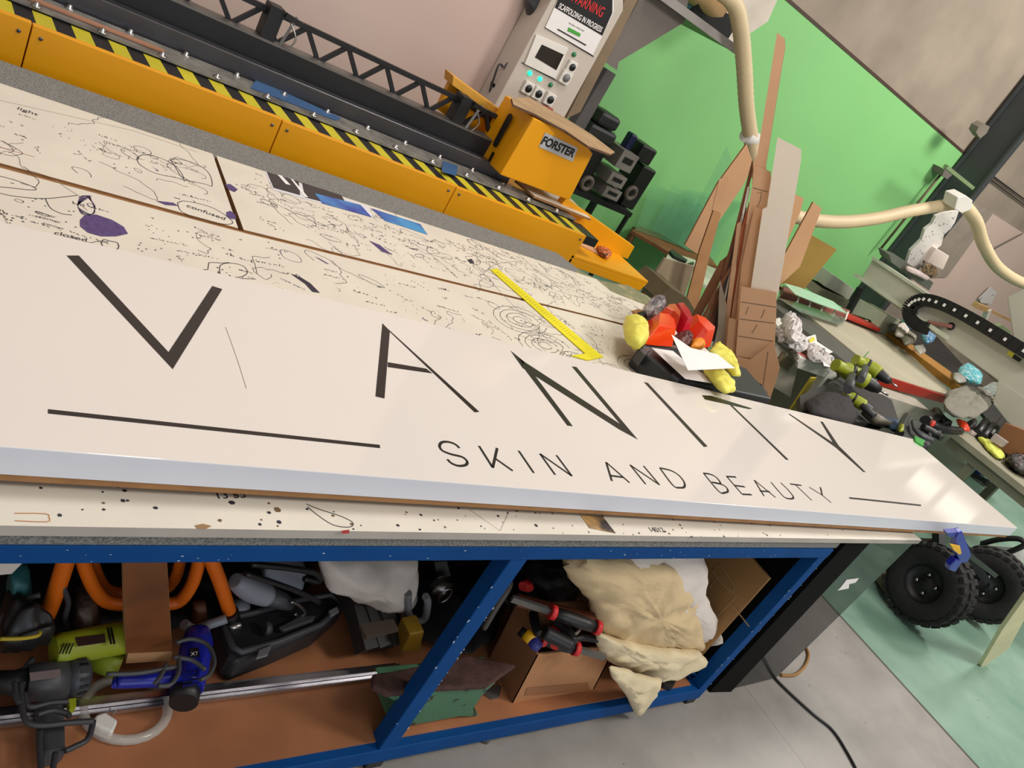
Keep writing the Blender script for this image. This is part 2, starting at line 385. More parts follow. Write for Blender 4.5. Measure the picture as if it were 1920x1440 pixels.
# ---- the three white boards that lie on top, with marker scribbles
ZB = .862
KB = (1.75 - ZB) / (1.75 - .90)
def scrib_word(mb, x, y, ang, h, n, m, w=.0016):
    c, s_ = math.cos(ang), math.sin(ang); pts = []; u = 0
    for k in range(n * 6):
        u += h * random.uniform(.05, .3); v = h * (random.random() ** 1.3) * (1.7 if random.random() < .1 else 1)
        pts.append((x + c * u - s_ * v, y + s_ * u + c * v, ZB + .0006))
        if random.random() < .14:
            if len(pts) > 2: mb.ribbon(smooth(pts, 3), w * random.uniform(.7, 1.3), m)
            pts = []; u += h * .3
    if len(pts) > 2: mb.ribbon(smooth(pts, 3), w, m)
def scrib_row(mb, x, y, ang, h, n, m, w=.0017):
    c, s_ = math.cos(ang), math.sin(ang)
    for k in range(n):
        if random.random() < .12: continue
        u = k * h * .75; pts = []
        for j in range(random.randint(2, 5)):
            uu = u + random.uniform(-.3, .5) * h; v = h * random.uniform(0, 1) * (1.5 if random.random() < .15 else .8)
            pts.append((x + c * uu - s_ * v, y + s_ * uu + c * v, ZB + .0006))
        mb.ribbon(pts, w * random.uniform(.7, 1.4), m)
def scrib_loop(mb, x, y, r, m, w=.0014, n=1.2):
    a0 = random.random() * 6; pts = []; e = random.uniform(.35, 1); rot = random.random() * 3
    for k in range(int(22 * n)):
        a = a0 + k / 22 * 6.28; rr = r * (1 + .25 * noise.noise(Vector((x * 9, y * 9, k * .25))))
        px_, py_ = rr * math.cos(a), rr * e * math.sin(a)
        pts.append((x + px_ * math.cos(rot) - py_ * math.sin(rot), y + px_ * math.sin(rot) + py_ * math.cos(rot), ZB + .0007))
    mb.ribbon(pts, w, m)
def scrib_curve(mb, x, y, r, m, w=.0014):
    a = random.random() * 6.28; p = Vector((x, y, ZB + .0007)); pts = [p.copy()]
    for k in range(random.randint(8, 22)):
        a += random.gauss(0, .6); p = p + Vector((math.cos(a), math.sin(a), 0)) * r * .22; pts.append(p.copy())
    mb.ribbon(smooth(pts, 2), w, m)
def inside(x, y, P):
    c = False
    for i in range(len(P)):
        (x1, y1), (x2, y2) = P[i], P[i - 1]
        if (y1 > y) != (y2 > y) and x < (x2 - x1) * (y - y1) / (y2 - y1) + x1: c = not c
    return c
def scribbles(mb, P, n, dens=None, vmin=None):
    xs = [p[0] for p in P]; ys = [p[1] for p in P]; k = 0; it = 0
    while k < n and it < 9000:
        it += 1; x = random.uniform(min(xs), max(xs)); y = random.uniform(min(ys), max(ys))
        if vmin and y < vmin: continue
        ok = all(inside(x + a, y + b, P) for a, b in ((0, 0), (.07, .03), (.07, -.05), (-.06, .04), (-.06, -.05)))
        if not ok or (dens and random.random() > dens(x, y)): continue
        k += 1; t = random.random(); m = random.choice((ink, ink, ink, pencil, ink, ink, pencil, violet))
        if t < .12: scrib_word(mb, x - .04, y, random.choice((0, -.3, .2, -1.1)), random.uniform(.006, .014), random.randint(1, 3), m)
        elif t < .5: scrib_row(mb, x - .05, y, random.choice((0, 0, 0, -.15, .1, -.5, -1.2)), random.uniform(.007, .012), random.randint(5, 13), m)
        elif t < .62: scrib_loop(mb, x, y, random.uniform(.006, .04), m, n=random.uniform(.5, 1.6))
        elif t < .78: scrib_curve(mb, x, y, random.uniform(.03, .10), m)
        else:
            r = random.uniform(.001, .0028)
            for q in range(random.randint(3, 9)):
                xx = x + random.gauss(0, .02); yy = y + random.gauss(0, .02); mb.poly([(xx - r, yy, ZB + .0006), (xx, yy - r, ZB + .0006), (xx + r * 1.6, yy, ZB + .0006), (xx, yy + r, ZB + .0006)], ink)
def patch(mb, px, m, dz=.0009): mb.poly(UP(px, 'z', ZB + dz), m)
boards = []
A = [(-1, 1.955), (.785, 1.955), (.825, 2.455), (-1, 2.47)]
B = [(.80, 1.955), (2.28, 2.045), (2.92, 2.08), (2.90, 2.33), (2.61, 2.37), (2.585, 2.47), (.835, 2.45)]
C_ = [(-1, .838), (.2, .848), (3.085, .864), (3.06, .99), (3.0, 1.4), (2.98, 2.06), (2.28, 2.03), (.80, 1.935), (-1, 1.92)]
A, B, C_ = [[(x * KB, y * KB) for x, y in P] for P in (A, B, C_)]
def zz(P, z): return [(x, y, z) for x, y in P]
a = MB().prism(zz(A, .843), (0, 0, .019), cream, mdf_edge)
scribbles(a, A, 190, lambda x, y: 1 if y < 2.42 else .08)
a.ribbon(UP([(0, 188), (120, 215), (250, 245), (370, 285)], 'z', ZB + .0006), .0012, pencil)
a.ribbon(UP([(0, 276), (65, 294)], 'z', ZB + .0006), .0014, M('red_marker', (170, 60, 50)))
for q in ([(257, 296), (270, 290), (300, 296), (330, 312), (345, 335), (330, 333), (290, 324), (262, 308), (257, 296)], [(320, 300), (335, 298), (370, 308), (392, 325), (398, 348), (385, 345), (345, 335), (330, 315), (320, 300)], [(333, 380), (350, 377), (400, 390), (436, 415), (420, 420), (370, 408), (340, 396), (333, 380)]):
    a.ribbon(smooth(UP(q, 'z', ZB + .0007), 4), .0022, ink)
patch(a, [(424, 398), (432, 395), (441, 402), (443, 411), (432, 410), (425, 405)], violet)
patch(a, [(292, 376), (325, 380), (335, 386), (310, 384)], violet)
o = a.solo('laminate_board', 'far left white laminate board covered in marker scribbles beside the felt edge', 'board', 'white laminate boards on the workbench'); boards.append(o)
p0, p1, p2 = U(350, 388, 'z', ZB), U(424, 414, 'z', ZB), U(348, 378, 'z', ZB)
text('confused', 'handwriting', o, p0, p1 - p0, Vector((0, 0, 1)).cross(p1 - p0), (p1 - p0).length, ink, .001, .2)
p0, p1 = U(32, 207, 'z', ZB), U(72, 220, 'z', ZB)
text('light', 'handwriting', o, p0, p1 - p0, Vector((0, 0, 1)).cross(p1 - p0), (p1 - p0).length, ink, .001, .2)
b = MB().prism(zz(B, .843), (0, 0, .019), cream, mdf_edge)
scribbles(b, B, 330, lambda x, y: 1 if y < 2.4 or x > 1.8 else .2)
# printed sticker at the far edge
patch(b, [(497, 321), (690, 387), (700, 408), (512, 356)], M('sticker_white', (220, 220, 226), .4), .0008)
patch(b, [(500, 322), (560, 340), (563, 366), (513, 352)], stick_dark, .0012)
patch(b, [(566, 342), (640, 366), (655, 392), (572, 370)], stick_dark, .0012)
patch(b, [(590, 362), (676, 384), (697, 407), (604, 381)], stick_blue, .0016)
patch(b, [(695, 390), (788, 420), (802, 440), (722, 414)], stick_blue, .0012)
patch(b, [(520, 327), (528, 329), (545, 347), (536, 345)], paper, .0018)
patch(b, [(545, 335), (549, 336), (578, 370), (571, 369)], paper, .0018)
patch(b, [(422, 345), (432, 345), (446, 355), (440, 360), (428, 355)], violet)
patch(b, [(692, 451), (712, 459), (736, 478), (716, 471)], violet, .0011); patch(b, [(876, 487), (884, 485), (890, 494), (882, 494)], ink, .0011); patch(b, [(765, 464), (776, 466), (787, 467), (776, 468)], ink, .0011)
for q in ([(905, 515), (930, 495), (980, 490), (985, 500)], [(895, 500), (960, 570), (1030, 640)], [(1010, 600), (1035, 590), (1060, 600), (1058, 610), (1040, 615), (1015, 608)]):
    b.ribbon(smooth(UP(q, 'z', ZB + .0007), 4), .0016, pencil)
boards.append(b.solo('laminate_board', 'far right scribbled white board with a blue and dark printed sticker', 'board', 'white laminate boards on the workbench'))
c = MB().prism(zz(C_, .843), (0, 0, .019), cream, M('pale_board_edge', (176, 168, 158), .6))
for q_ in ([(-1, 1.92), (.79, 1.935), (.79, 1.957), (-1, 1.957)], [(.79, 1.935), (2.9, 2.05), (2.9, 2.075), (.79, 1.957)]): c.poly([(x * KB, y * KB, .856) for x, y in q_], mdf_edge)
scribbles(c, [(x * KB, y * KB) for x, y in [(-.6, 1.5), (3.0, 1.5), (2.95, 2.05), (2.28, 2.0), (.8, 1.93), (-.6, 1.9)]], 330, lambda x, y: 1 if y > 1.62 else .4)
# concentric doodles near the ruler
for (cx_, cy_, n_) in ((1022, 648, 4), (1195, 686, 3), (1075, 672, 2), (975, 600, 4)):
    for k in range(n_):
        r = 9 + 9 * k; c.ribbon(UP([(cx_ + r * 1.4 * math.cos(t_ * .42), cy_ + r * .62 * math.sin(t_ * .42) + r * .4 * math.cos(t_ * .42)) for t_ in range(15)], 'z', ZB + .0008), .0018, ink)
# violet blob with the scribbled head
patch(c, [(150, 412), (158, 404), (180, 402), (210, 412), (232, 425), (240, 438), (218, 443), (190, 443), (165, 436), (150, 424)], violet)
for k in range(9): c.ribbon(smooth(UP([(148 + k * 3, 370), (160 + k, 367), (178, 385 + k), (172, 402), (155, 402 - k), (146, 385), (150 + 2 * k, 370)], 'z', ZB + .0009), 3), .0014, ink if k % 2 else violet)
c.ribbon(smooth(UP([(0, 330), (30, 338), (66, 352), (60, 356), (20, 352), (0, 350)], 'z', ZB + .0008), 4), .002, ink)
c.ribbon(smooth(UP([(0, 362), (30, 368), (85, 372), (145, 366)], 'z', ZB + .0008), 4), .002, ink)
c.ribbon(smooth(UP([(85, 372), (95, 390), (115, 400), (135, 403)], 'z', ZB + .0008), 4), .002, ink)
c.ribbon(smooth(UP([(190, 455), (195, 449), (207, 452), (220, 455), (222, 465), (210, 469), (195, 464), (190, 455)], 'z', ZB + .0008), 4), .0022, ink)
c.ribbon(smooth(UP([(372, 505), (390, 505), (392, 492), (413, 493), (430, 492)], 'z', ZB + .0008), 2), .002, ink)
c.ribbon(smooth(UP([(413, 515), (413, 498), (430, 493), (455, 498), (464, 510), (455, 518), (436, 521), (480, 523)], 'z', ZB + .0008), 4), .002, ink)
patch(c, [(545, 513), (566, 521), (582, 531), (600, 549), (586, 547), (572, 532)], M('dark_violet_ink', (46, 36, 54), .7)); patch(c, [(590, 481), (600, 485), (617, 495), (612, 494)], violet)
# spots along the front lip
for _ in range(230):
    x = random.uniform(.1, 3.15); y = random.uniform(.892, 1.03); r = random.uniform(.001, .003) * (1.8 if random.random() < .12 else 1)
    if x > 2 and random.random() < .6: continue
    c.poly([(x + r * (1 + .6 * random.random()) * math.cos(k * 1.05), y + r * 1.2 * math.sin(k * 1.05), ZB + .0006) for k in range(6)], random.choice((ink, M('brown_chip', (110, 84, 50)), ink)))
burn = M('burnt_patch', (198, 156, 96), .7, c2=(60, 52, 48), thr=(.35, .6), scale=16)
patch(c, [(1088, 965), (1130, 968), (1155, 1000), (1105, 990)], burn)
c.ribbon(smooth(UP([(575, 945), (600, 955), (640, 968), (662, 980), (655, 988), (625, 984), (595, 965), (577, 950)], 'z', ZB + .0008), 4), .0015, ink)
c.ribbon(UP([(880, 955), (938, 995), (955, 958)], 'z', ZB + .0008), .001, pencil)
c.ribbon(smooth(UP([(27, 962), (85, 963), (92, 970), (88, 978), (28, 976)], 'z', ZB + .0008), 3), .0012, M('orange_pen', (190, 120, 50)))
patch(c, [(365, 985), (380, 982), (397, 986), (385, 992), (370, 991)], M('bare_chip', (150, 116, 76)))
c.poly(UP([(640, 995), (655, 993), (655, 1000), (642, 1001)], 'y', .884), M('red_mark', (190, 60, 60)))
o = c.solo('laminate_board', 'front white laminate board with spotted lip, the sign lies on it', 'board', 'white laminate boards on the workbench')
p0, p1 = U(410, 936, 'z', ZB), U(462, 934, 'z', ZB)
text('13 55', 'handwriting', o, p0, p1 - p0, Vector((0, 0, 1)).cross(p1 - p0), (p1 - p0).length, ink, .001)
text('14012', 'handwriting', o, U(1222, 998, 'z', ZB), Vector((1, 0, 0)), Vector((0, 1, 0)), .055, ink, .001)
for (x_, y_), w_ in (((65, 402), 40), ((72, 412), 42), ((80, 424), 40)):
    p0, p1 = U(x_, y_ - 4, 'z', ZB), U(x_ + w_, y_ + 8, 'z', ZB)
    text('corner', 'handwriting', o, p0, p1 - p0, Vector((0, 0, 1)).cross(p1 - p0), (p1 - p0).length, ink, .001, .2)
p0, p1 = U(102, 440, 'z', ZB), U(165, 455, 'z', ZB)
text('closed', 'handwriting', o, p0, p1 - p0, Vector((0, 0, 1)).cross(p1 - p0), (p1 - p0).length, ink, .001, .2)

# ================================================================== THE SIGN
ZS = .94
sg = thing('shop_sign', 'long white box sign lettered in black lying across the bench', 'sign', (1.9, 1.2, .92))
n0, n1, f0, f1 = U(0, 837, 'z', ZS), U(1908, 990, 'z', ZS), U(300, 486, 'z', ZS), U(1712, 823, 'z', ZS)
n_l = n0 + (n0 - n1) * .3; f_l = f0 + (f0 - f1) * .4
SP = [(n_l.x, n_l.y), (n1.x, n1.y), (f1.x, f1.y), (f_l.x, f_l.y)]
MB().prism(zz(SP, ZS - .05), (0, 0, .05), signw, signe).build('sign_tray', sg, bevel=.0015)
SPi = [(n_l.x, n_l.y + .003), (n1.x - .02, n1.y + .003), (f1.x - .02, f1.y - .01), (f_l.x, f_l.y - .01)]
MB().prism([(p[0], p[1] + d_, ZB + .001) for p, d_ in zip(SPi, (.12, .12, -.05, -.05))][:1] + [(3.0, SPi[0][1] + .12, ZB + .001), (3.0, SPi[2][1] - .05, ZB + .001), (SPi[3][0], SPi[3][1] - .05, ZB + .001)], (0, 0, .015), mdf_dark).build('spacer_board', sg)
MB().prism(zz(SPi, .877), (0, 0, ZS - .05 - .877), mdf_edge).build('timber_backing', sg)
def glyph(name, polys):
    g_ = MB()
    for p in polys: g_.poly(UP(p, 'z', ZS + .0006), black_v)
    return g_.build(name, sg)
glyph('letter', [[(125, 479), (148, 479), (316, 660), (324, 692)], [(316, 660), (398, 536), (417, 542), (324, 692)]])
glyph('letter', [[(717, 606), (731, 622), (721, 747), (704, 743)], [(717, 606), (731, 622), (890, 773), (899, 772), (728, 617)], [(727, 679), (799, 691), (811, 700), (727, 688)]])
glyph('letter', [[(957, 657), (985, 680), (1074, 799), (1064, 798)], [(957, 657), (983, 678), (1163, 795), (1196, 824), (1161, 805), (980, 690)], [(1072, 687), (1081, 688), (1196, 824), (1163, 795)]])
glyph('letter', [[(1207, 716), (1215, 718), (1327, 837), (1320, 838)]])
glyph('letter', [[(1316, 741), (1334, 742), (1411, 766), (1404, 767), (1322, 749)], [(1366, 757), (1373, 760), (1479, 862), (1474, 862)]])
glyph('letter', [[(1478, 776), (1481, 776), (1571, 836), (1567, 839)], [(1538, 790), (1543, 791), (1573, 836), (1623, 885), (1619, 885), (1567, 839)]])
glyph('underline', [[(90, 767), (712, 834), (713, 840), (90, 775)]])
glyph('underline', [[(1592, 932), (1727, 946), (1727, 949), (1593, 935)]])
def strokes(ls, o, w=.0065):
    g_ = MB()
    for l in ls:
        P = UP([(o[0] + a_ / 3, o[1] + b_ / 3) for a_, b_ in l], 'z', ZS + .0006)
        if len(l) > 4: g_.ribbon(smooth(P, 4), w, black_v)
        else:
            for i in range(len(P) - 1): g_.ribbon(P[i:i + 2], w, black_v)
    return g_.build('letter', sg)
o5, o6 = (640, 480), (1280, 480)
strokes([[(665, 1080), (640, 1058), (600, 1045), (565, 1048), (553, 1070), (570, 1095), (620, 1115), (680, 1130), (708, 1155), (700, 1175), (660, 1180), (620, 1165), (597, 1143)]], o5)
strokes([[(775, 1068), (852, 1190), (877, 1080)], [(868, 1140), (965, 1208)]], o5)
strokes([[(998, 1095), (1083, 1220)]], o5)
strokes([[(1203, 1230), (1118, 1112), (1297, 1237), (1210, 1120)]], o5)
strokes([[(1522, 1265), (1490, 1160), (1622, 1275)], [(1515, 1235), (1590, 1245)]], o5)
strokes([[(1712, 1283), (1625, 1175), (1790, 1287), (1700, 1180)]], o5)
strokes([[(1792, 1192), (1866, 1290), (1905, 1303), (1930, 1298), (1928, 1270), (1895, 1230), (1850, 1205), (1792, 1192)]], o5)
strokes([[(118, 1222), (205, 1325), (240, 1330), (255, 1322), (245, 1300), (215, 1283), (165, 1272)], [(165, 1272), (210, 1280), (205, 1262), (180, 1238), (150, 1226), (118, 1222)]], o6)
strokes([[(300, 1243), (248, 1240), (335, 1340), (388, 1342)], [(290, 1290), (350, 1298)]], o6)
strokes([[(458, 1350), (403, 1260), (523, 1358)], [(435, 1322), (490, 1325)]], o6)
strokes([[(497, 1272), (560, 1345), (585, 1362), (615, 1365), (622, 1352), (590, 1312), (552, 1275)]], o6)
strokes([[(605, 1282), (668, 1290)], [(635, 1287), (727, 1375)]], o6)
strokes([[(712, 1300), (785, 1345), (775, 1300)], [(785, 1345), (835, 1387)]], o6)
n_ = MB(); n_.ribbon(UP([(423, 613), (433, 640), (447, 680), (462, 728)], 'z', ZS + .0006), .0009, pencil); n_.build('pencil_scratch', sg)
lp = MB()
P0 = UP([(486, 901), (497, 901), (494, 921), (489, 921)], 'y', .9)
lp.ribbon(UP([(484, 905), (488, 903), (496, 905), (492, 921)], 'y', n0.y - .002), .0015, grey, (0, 1, 0)); lp.build('film_tear', sg)

# ================================================================== RULER
rl = thing('steel_ruler', 'yellow folding square ruler lying on the scribbled boards', 'ruler', U(1020, 590, 'z', ZB))
rb = MB().prism(UP([(920, 507), (931, 504), (1112, 655), (1131, 670), (1106, 672)], 'z', ZB + .0015), (0, 0, .003), M('ruler_yellow', (226, 214, 30), .5))
for k in range(34):
    t_ = k / 34; x_ = 930 + 150 * t_; y_ = 512 + 128 * t_
    rb.ribbon(UP([(x_, y_), (x_ + 6, y_ - 4 + 2)], 'z', ZB + .0052), .0014, M('ruler_tick', (150, 140, 30)))
rb.build('blade', rl)
MB().prism(UP([(1071, 668), (1112, 662), (1131, 670), (1104, 676), (1100, 676)], 'z', ZB + .0018), (0, 0, .0035), M('ruler_yellow', None)).build('short_arm', rl)
# ================================================================== CUTTING MACHINE BEHIND THE BENCH
mc = thing('sheet_cutter', 'long yellow and black sheet cutting machine with hazard striped edge', 'machine', (1.2, 3.2, 0))
def cpx(py, k, v, px=433): return U(px, py, k, v)
YF = 2.95
zt = .945
seams = [-.9, U(52, 80, 'y', YF).x, U(520, 250, 'y', YF).x, U(846, 370, 'y', YF).x, U(1090, 460, 'y', YF).x]
for i in range(4):
    p = MB().box((seams[i] + .002, YF, 0 if i < 3 else .0), (seams[i + 1] - .002, YF + .03, zt - .003 * i), yel)
    p.build('front_panel', mc, bevel=.002)
    for x in (seams[i] + .03, seams[i + 1] - .03):
        q = MB().disc((x, YF - .001, zt - .035), (0, -1, 0), .006, .003, dullsteel, 10); q.build('panel_screw', mc)
# hazard strip
hz = MB(); ya, yb = YF + .031, 3.16; x0_, x1_ = -.9, seams[4] + .12; hz.box((x0_, ya, .885), (x1_, yb, .929), black)
x = x0_
while x < x1_ - .1:
    hz.poly([(x, ya, .9296), (x + .058, ya, .9296), (x + .052, yb, .9296), (x - .006, yb, .9296)], yelhaz); x += .116
hz.build('hazard_strip', mc)
# clear guard strip with bolts
gd = MB().box((-.9, 3.155, .936), (x1_ - .05, 3.32, .944), M('scuffed_clear_guard', (150, 146, 138), .12, alpha=.62, var=.4, scale=14)); gd.build('clear_guard', mc)
MB().box((-.9, 3.17, .90), (x1_ - .05, 3.32, .934), M('guard_bed', (58, 58, 60), .35, metal=.5)).build('guard_bed', mc)
bt = MB(); bt.lathe((-.5, 3.16, .944), (0, 0, 1), [(0, .016), (.004, .016), (.005, .009), (.014, .008), (.016, .0001)], steel, 14)
b0 = bt.build('bolt', mc); i = 0
for k in range(17):
    for yy, dx in ((3.165, 0), (3.30, .11)):
        xx = -.42 + k * .2 + dx
        if xx > x1_ - .1: continue
        c_ = b0.copy(); COL.objects.link(c_); c_.location = (xx + .5, yy - 3.16, 0)
MB().box((-.9, 3.20, .946), (U(310, 100, 'z', .95).x, 3.235, .952), M('tan_wood_strip', (168, 120, 92), .5)).build('wood_strip', mc)
MB().prism(UP([(480, 150), (500, 158), (640, 222), (630, 226), (470, 165)], 'z', .9455), (0, 0, .002), M('blue_film', (60, 96, 140), .3)).build('blue_film', mc)
MB().prism(UP([(830, 302), (858, 312), (855, 330), (828, 322)], 'z', .9455), (0, 0, .002), M('blue_film', None)).build('blue_film', mc)
MB().box((-.9, 3.34, .90), (2.55, 3.40, cpx(100, 'y', 3.34).z), M('satin_steel_beam', (84, 84, 88), .3, metal=.7)).build('clamp_beam', mc, bevel=.004)
MB().box((-.9, 3.42, .90), (2.5, 3.46, cpx(50, 'y', 3.42).z), blackm).build('black_apron', mc)
MB().box((-.9, 3.42, cpx(50, 'y', 3.42).z), (2.5, 3.52, cpx(50, 'y', 3.42).z + .008), dullsteel).build('apron_lip', mc)
MB().box((-.9, 3.46, .0), (2.5, 3.8, .9), blackm).build('rear_body', mc)
# lattice girder
YT = 3.5; zl = U(640, 136, 'y', YT).z; zh = U(640, 84, 'y', YT).z + .005
tr = MB(); tr.beam((-.9, YT, zl), (2.44, YT, zl), .025, .022, blackm); tr.beam((-.9, YT, zh), (2.44, YT, zh), .025, .022, blackm)
x = -.9; up_ = True; stp = .098
while x < 2.4:
    tr.beam((x, YT, zl if up_ else zh), (x + stp, YT, zh if up_ else zl), .018, .018, blackm, (0, 1, 0)); up_ = not up_; x += stp
tr.build('lattice_girder', mc)
for x_, y_ in ((505, 50), (858, 215)):
    P = U(x_, y_, 'y', 3.47); bk = MB().box((P.x - .03, 3.44, zl - .03), (P.x + .03, 3.52, zh + .03), blackm)
    bk.beam((P.x + .05, 3.44, zl - .02), (P.x + .075, 3.43, zh + .03), .012, .012, dullsteel); bk.beam((P.x + .03, 3.43, zh + .02), (P.x + .11, 3.43, zh + .01), .02, .02, black)
    bk.tube(smooth([(P.x + .06, 3.43, zh), (P.x + .1, 3.42, zl + .06), (P.x + .08, 3.43, zl)]), .004, steel, 6)
    bk.build('girder_bracket', mc)
# end box with maker plate
YE = 3.22
fb = UP([(1001, 221), (1090, 262), (1112, 289), (1068, 376), (938, 328)], 'y', YE)
box_ = MB()
bot = [U(1068, 376, 'y', YE), U(938, 328, 'y', YE)]
fr = [fb[0], U(1092, 262, 'y', YE), fb[2], bot[0], bot[1]]
box_.prism(fr, (0, .30, 0), yel)
e_ = box_.build('end_box', mc, bevel=.006, bseg=3)
sl_ = MB(); xl = fr[0].x - .001
for cy_, cz_, h_, w_ in ((YE + .15, 1.17, .09, .022), (YE + .13, 1.03, .03, .009)):
    pts = [(min(fr[0].x, fr[4].x) - .004, cy_ + w_ * math.cos(k * math.pi / 8), cz_ + w_ * math.sin(k * math.pi / 8) + (h_ - w_) * (1 if 0 <= k <= 8 else -1)) for k in range(16)]
    sl_.prism(pts, (-.004, 0, 0), black)
sl_.build('slot', mc)
pl = UP([(1022, 248), (1083, 277), (1073, 303), (1010, 275)], 'y', YE - .001)
pm = MB().prism(pl, (0, -.003, 0), M('silver_plate', (196, 196, 200), .35, metal=.3)).build('name_plate', mc)
text('FORSTER', 'plate_lettering', pm, U(1013, 270, 'y', YE - .004), U(1076, 297, 'y', YE - .004) - U(1013, 270, 'y', YE - .004), pl[0] - pl[3], (U(1076, 297, 'y', YE) - U(1016, 271, 'y', YE)).length, black, .0012, .12, .035, (pl[0] - pl[3]).length * .60)
# rear yellow housing with open hatch
MB().prism(UP([(850, 142), (820, 205), (905, 268), (945, 215)], 'y', 3.62), (0, .03, 0), yel).build('rear_housing', mc)
MB().prism(UP([(850, 142), (946, 212), (938, 226), (848, 160)], 'y', 3.56), (0, .10, 0), M('hatch_yellow', (214, 158, 60), .45), yel).build('hatch', mc, bevel=.002)
MB().prism(UP([(855, 158), (938, 224), (930, 238), (862, 190)], 'y', 3.61), (0, .005, 0), black).build('hatch_opening', mc)
# ledge and side guard on the right end
YL = YF
zledge = U(1140, 501, 'y', YL).z
lx0, lx1 = seams[4] - .02, U(1216, 528, 'y', YL).x
lg = MB().prism([(lx0, YL, zledge), (lx1, YL, zledge), (lx1, YL + .30, zledge), (lx0, YL + .30, zledge)], (0, 0, -.02), yel)
lg.prism([(lx0, YL, zledge - .02), (lx1, YL, zledge - .02), (lx1 - .02, YL, zledge - .07), (lx0, YL, zledge - .06)], (0, .02, 0), yel)
lg.build('ledge', mc, bevel=.003)
MB().box((lx0, YL + .04, 0), (lx0 + .1, YL + .3, zledge - .02), black).build('ledge_leg', mc)
sg_ = UP([(1098, 395), (1062, 372), (1190, 463), (1177, 486), (1088, 463)], 'y', YL + .30)
MB().prism([sg_[1], sg_[2], sg_[3], U(1083, 452, 'y', YL + .3), U(1040, 400, 'y', YL + .3)], (0, .05, 0), yel).build('side_guard', mc, bevel=.003)
MB().box((seams[4] - .3, 3.33, 0), (seams[4] + .2, 3.7, .9), yel).build('end_pedestal', mc)

def solo_sheet(name, label, cat, px, k, v, vec, m, side=None, group=None, bevel=0., dec=None):
    b_ = MB().prism(UP(px, k, v), vec, m, side)
    if dec: dec(b_)
    return b_.solo(name, label, cat, group, bevel)
def dd(b_): b_.ribbon(UP([(1045, 378), (1060, 388), (1085, 392)], 'z', .972), .002, pencil)
solo_sheet('offcut_board', 'white offcut board lying in front of the yellow end box', 'board', [(964, 341), (1010, 352), (1070, 377), (1106, 414), (1000, 371)], 'z', .955, (0, 0, .012), M('pale_board', (214, 206, 190), .6), mdf_edge, dec=dd)
solo_sheet('wooden_board', 'brown wooden board lying over the yellow end box below the panel', 'board', [(957, 188), (990, 186), (1050, 220), (1108, 256), (1151, 289), (1143, 293), (1100, 277), (1057, 248), (1000, 217), (960, 200)], 'z', fr[0].z + .006, (0, 0, .012), M('weathered_board', (170, 140, 104), .75, var=.2), M('weathered_board_edge', (92, 66, 46), .8), bevel=.002)
solo_sheet('packing_strip', 'pale cardboard strip lying on the yellow ledge', 'cardboard', [(1086, 460), (1092, 455), (1145, 478), (1138, 485)], 'z', zledge + .001, (0, 0, .006), M('pink_card', (206, 160, 120), .7))
w = MB(); w.pillow(UP([(1118, 462), (1138, 468), (1147, 478), (1140, 484), (1125, 475)], 'z', zledge + .02), (0, 0, 1), .03, M('orange_crumple', (206, 110, 60), .5, c2=(60, 30, 20), thr=(.5, .6), scale=60), wr=.008, freq=60); w.solo('crumpled_wrapper', 'crumpled orange and black wrapper on the yellow ledge', 'wrapper')

# ================================================================== WALL BITS: cabinet, post, bracket
YP = 4.10
ec = thing('control_cabinet', 'white electrical control cabinet with green lamps and warning sign', 'electrical cabinet', U(990, 220, 'y', YP))
def pp(px, t, m, name, y=YP, bevel=0., parent=None):
    return MB().prism(UP(px, 'y', y), (0, -t, 0), m).build(name, parent or ec, bevel=bevel)
MB().prism(UP([(926, 200), (1052, 232), (1168, 20), (1170, -60), (1030, -60), (1034, 0)], 'y', YP - .09), (0, .11 + .09, 0), M('cabinet_white', (196, 186, 174), .45, var=.03)).build('body', ec, bevel=.004)
YQ = YP - .091
def q(px, t, m, name, bevel=0., parent=None): return pp(px, t, m, name, YQ, bevel, parent)
q([(1004, 64), (1064, 89), (1040, 147), (982, 119)], .012, white, 'meter_frame', .002)
q([(1014, 82), (1055, 101), (1041, 130), (1001, 106)], .014, glassd, 'meter_window')
q([(1022, 50), (1113, 105), (1113, 107), (1021, 52)], .002, black, 'door_gap'); q([(978, 116), (1043, 150), (1043, 152), (978, 118)], .002, darkgrey, 'door_gap')
so = [(991, 166, 7), (1010, 176, 7), (1032, 187, 7), (1073, 126, 6.5), (1062, 146, 7.5)]
for i, (x_, y_, r_) in enumerate(so):
    P = U(x_, y_, 'y', YQ - .02); fr_ = MB(); r = pxr(r_, P)
    fr_.box((P.x - r * 1.55, YQ - .02, P.z - r * 1.6), (P.x + r * 1.55, YQ, P.z + r * 1.6), white); so_ = fr_.build('socket', ec, bevel=.003)
    MB().disc((P.x, YQ - .021, P.z), (0, -1, 0), r, .006, black if i < 4 else grey).build('socket_face', so_)
for x_, y_, m_ in ((993, 137, tealgl), (1012, 148, tealgl), (1032, 159, greenl), (1076, 102, greenl)):
    P = U(x_, y_, 'y', YQ); MB().lathe((P.x, YQ, P.z), (0, -1, 0), [(0, .014), (.008, .013), (.012, .0001)], m_, 14).build('indicator_lamp', ec)
q([(1019, 196), (1036, 204), (1032, 214), (1014, 206)], .01, red, 'isolator_switch'); q([(1028, 210), (1036, 213), (1038, 220), (1020, 214)], .02, orange, 'switch_lever')
ws = MB().prism(UP([(1043, -60), (1150, -60), (1150, 22), (1111, 103), (1022, 51), (1045, 0)], 'y', YQ - .002), (0, -.004, 0), paper).build('warning_sign', ec)
MB().prism(UP([(1046, -60), (1149, -60), (1148, 24), (1129, 67), (1040, 14), (1046, 0)], 'y', YQ - .0062), (0, -.001, 0), black).build('sign_header', ws)
YW = YQ - .0075
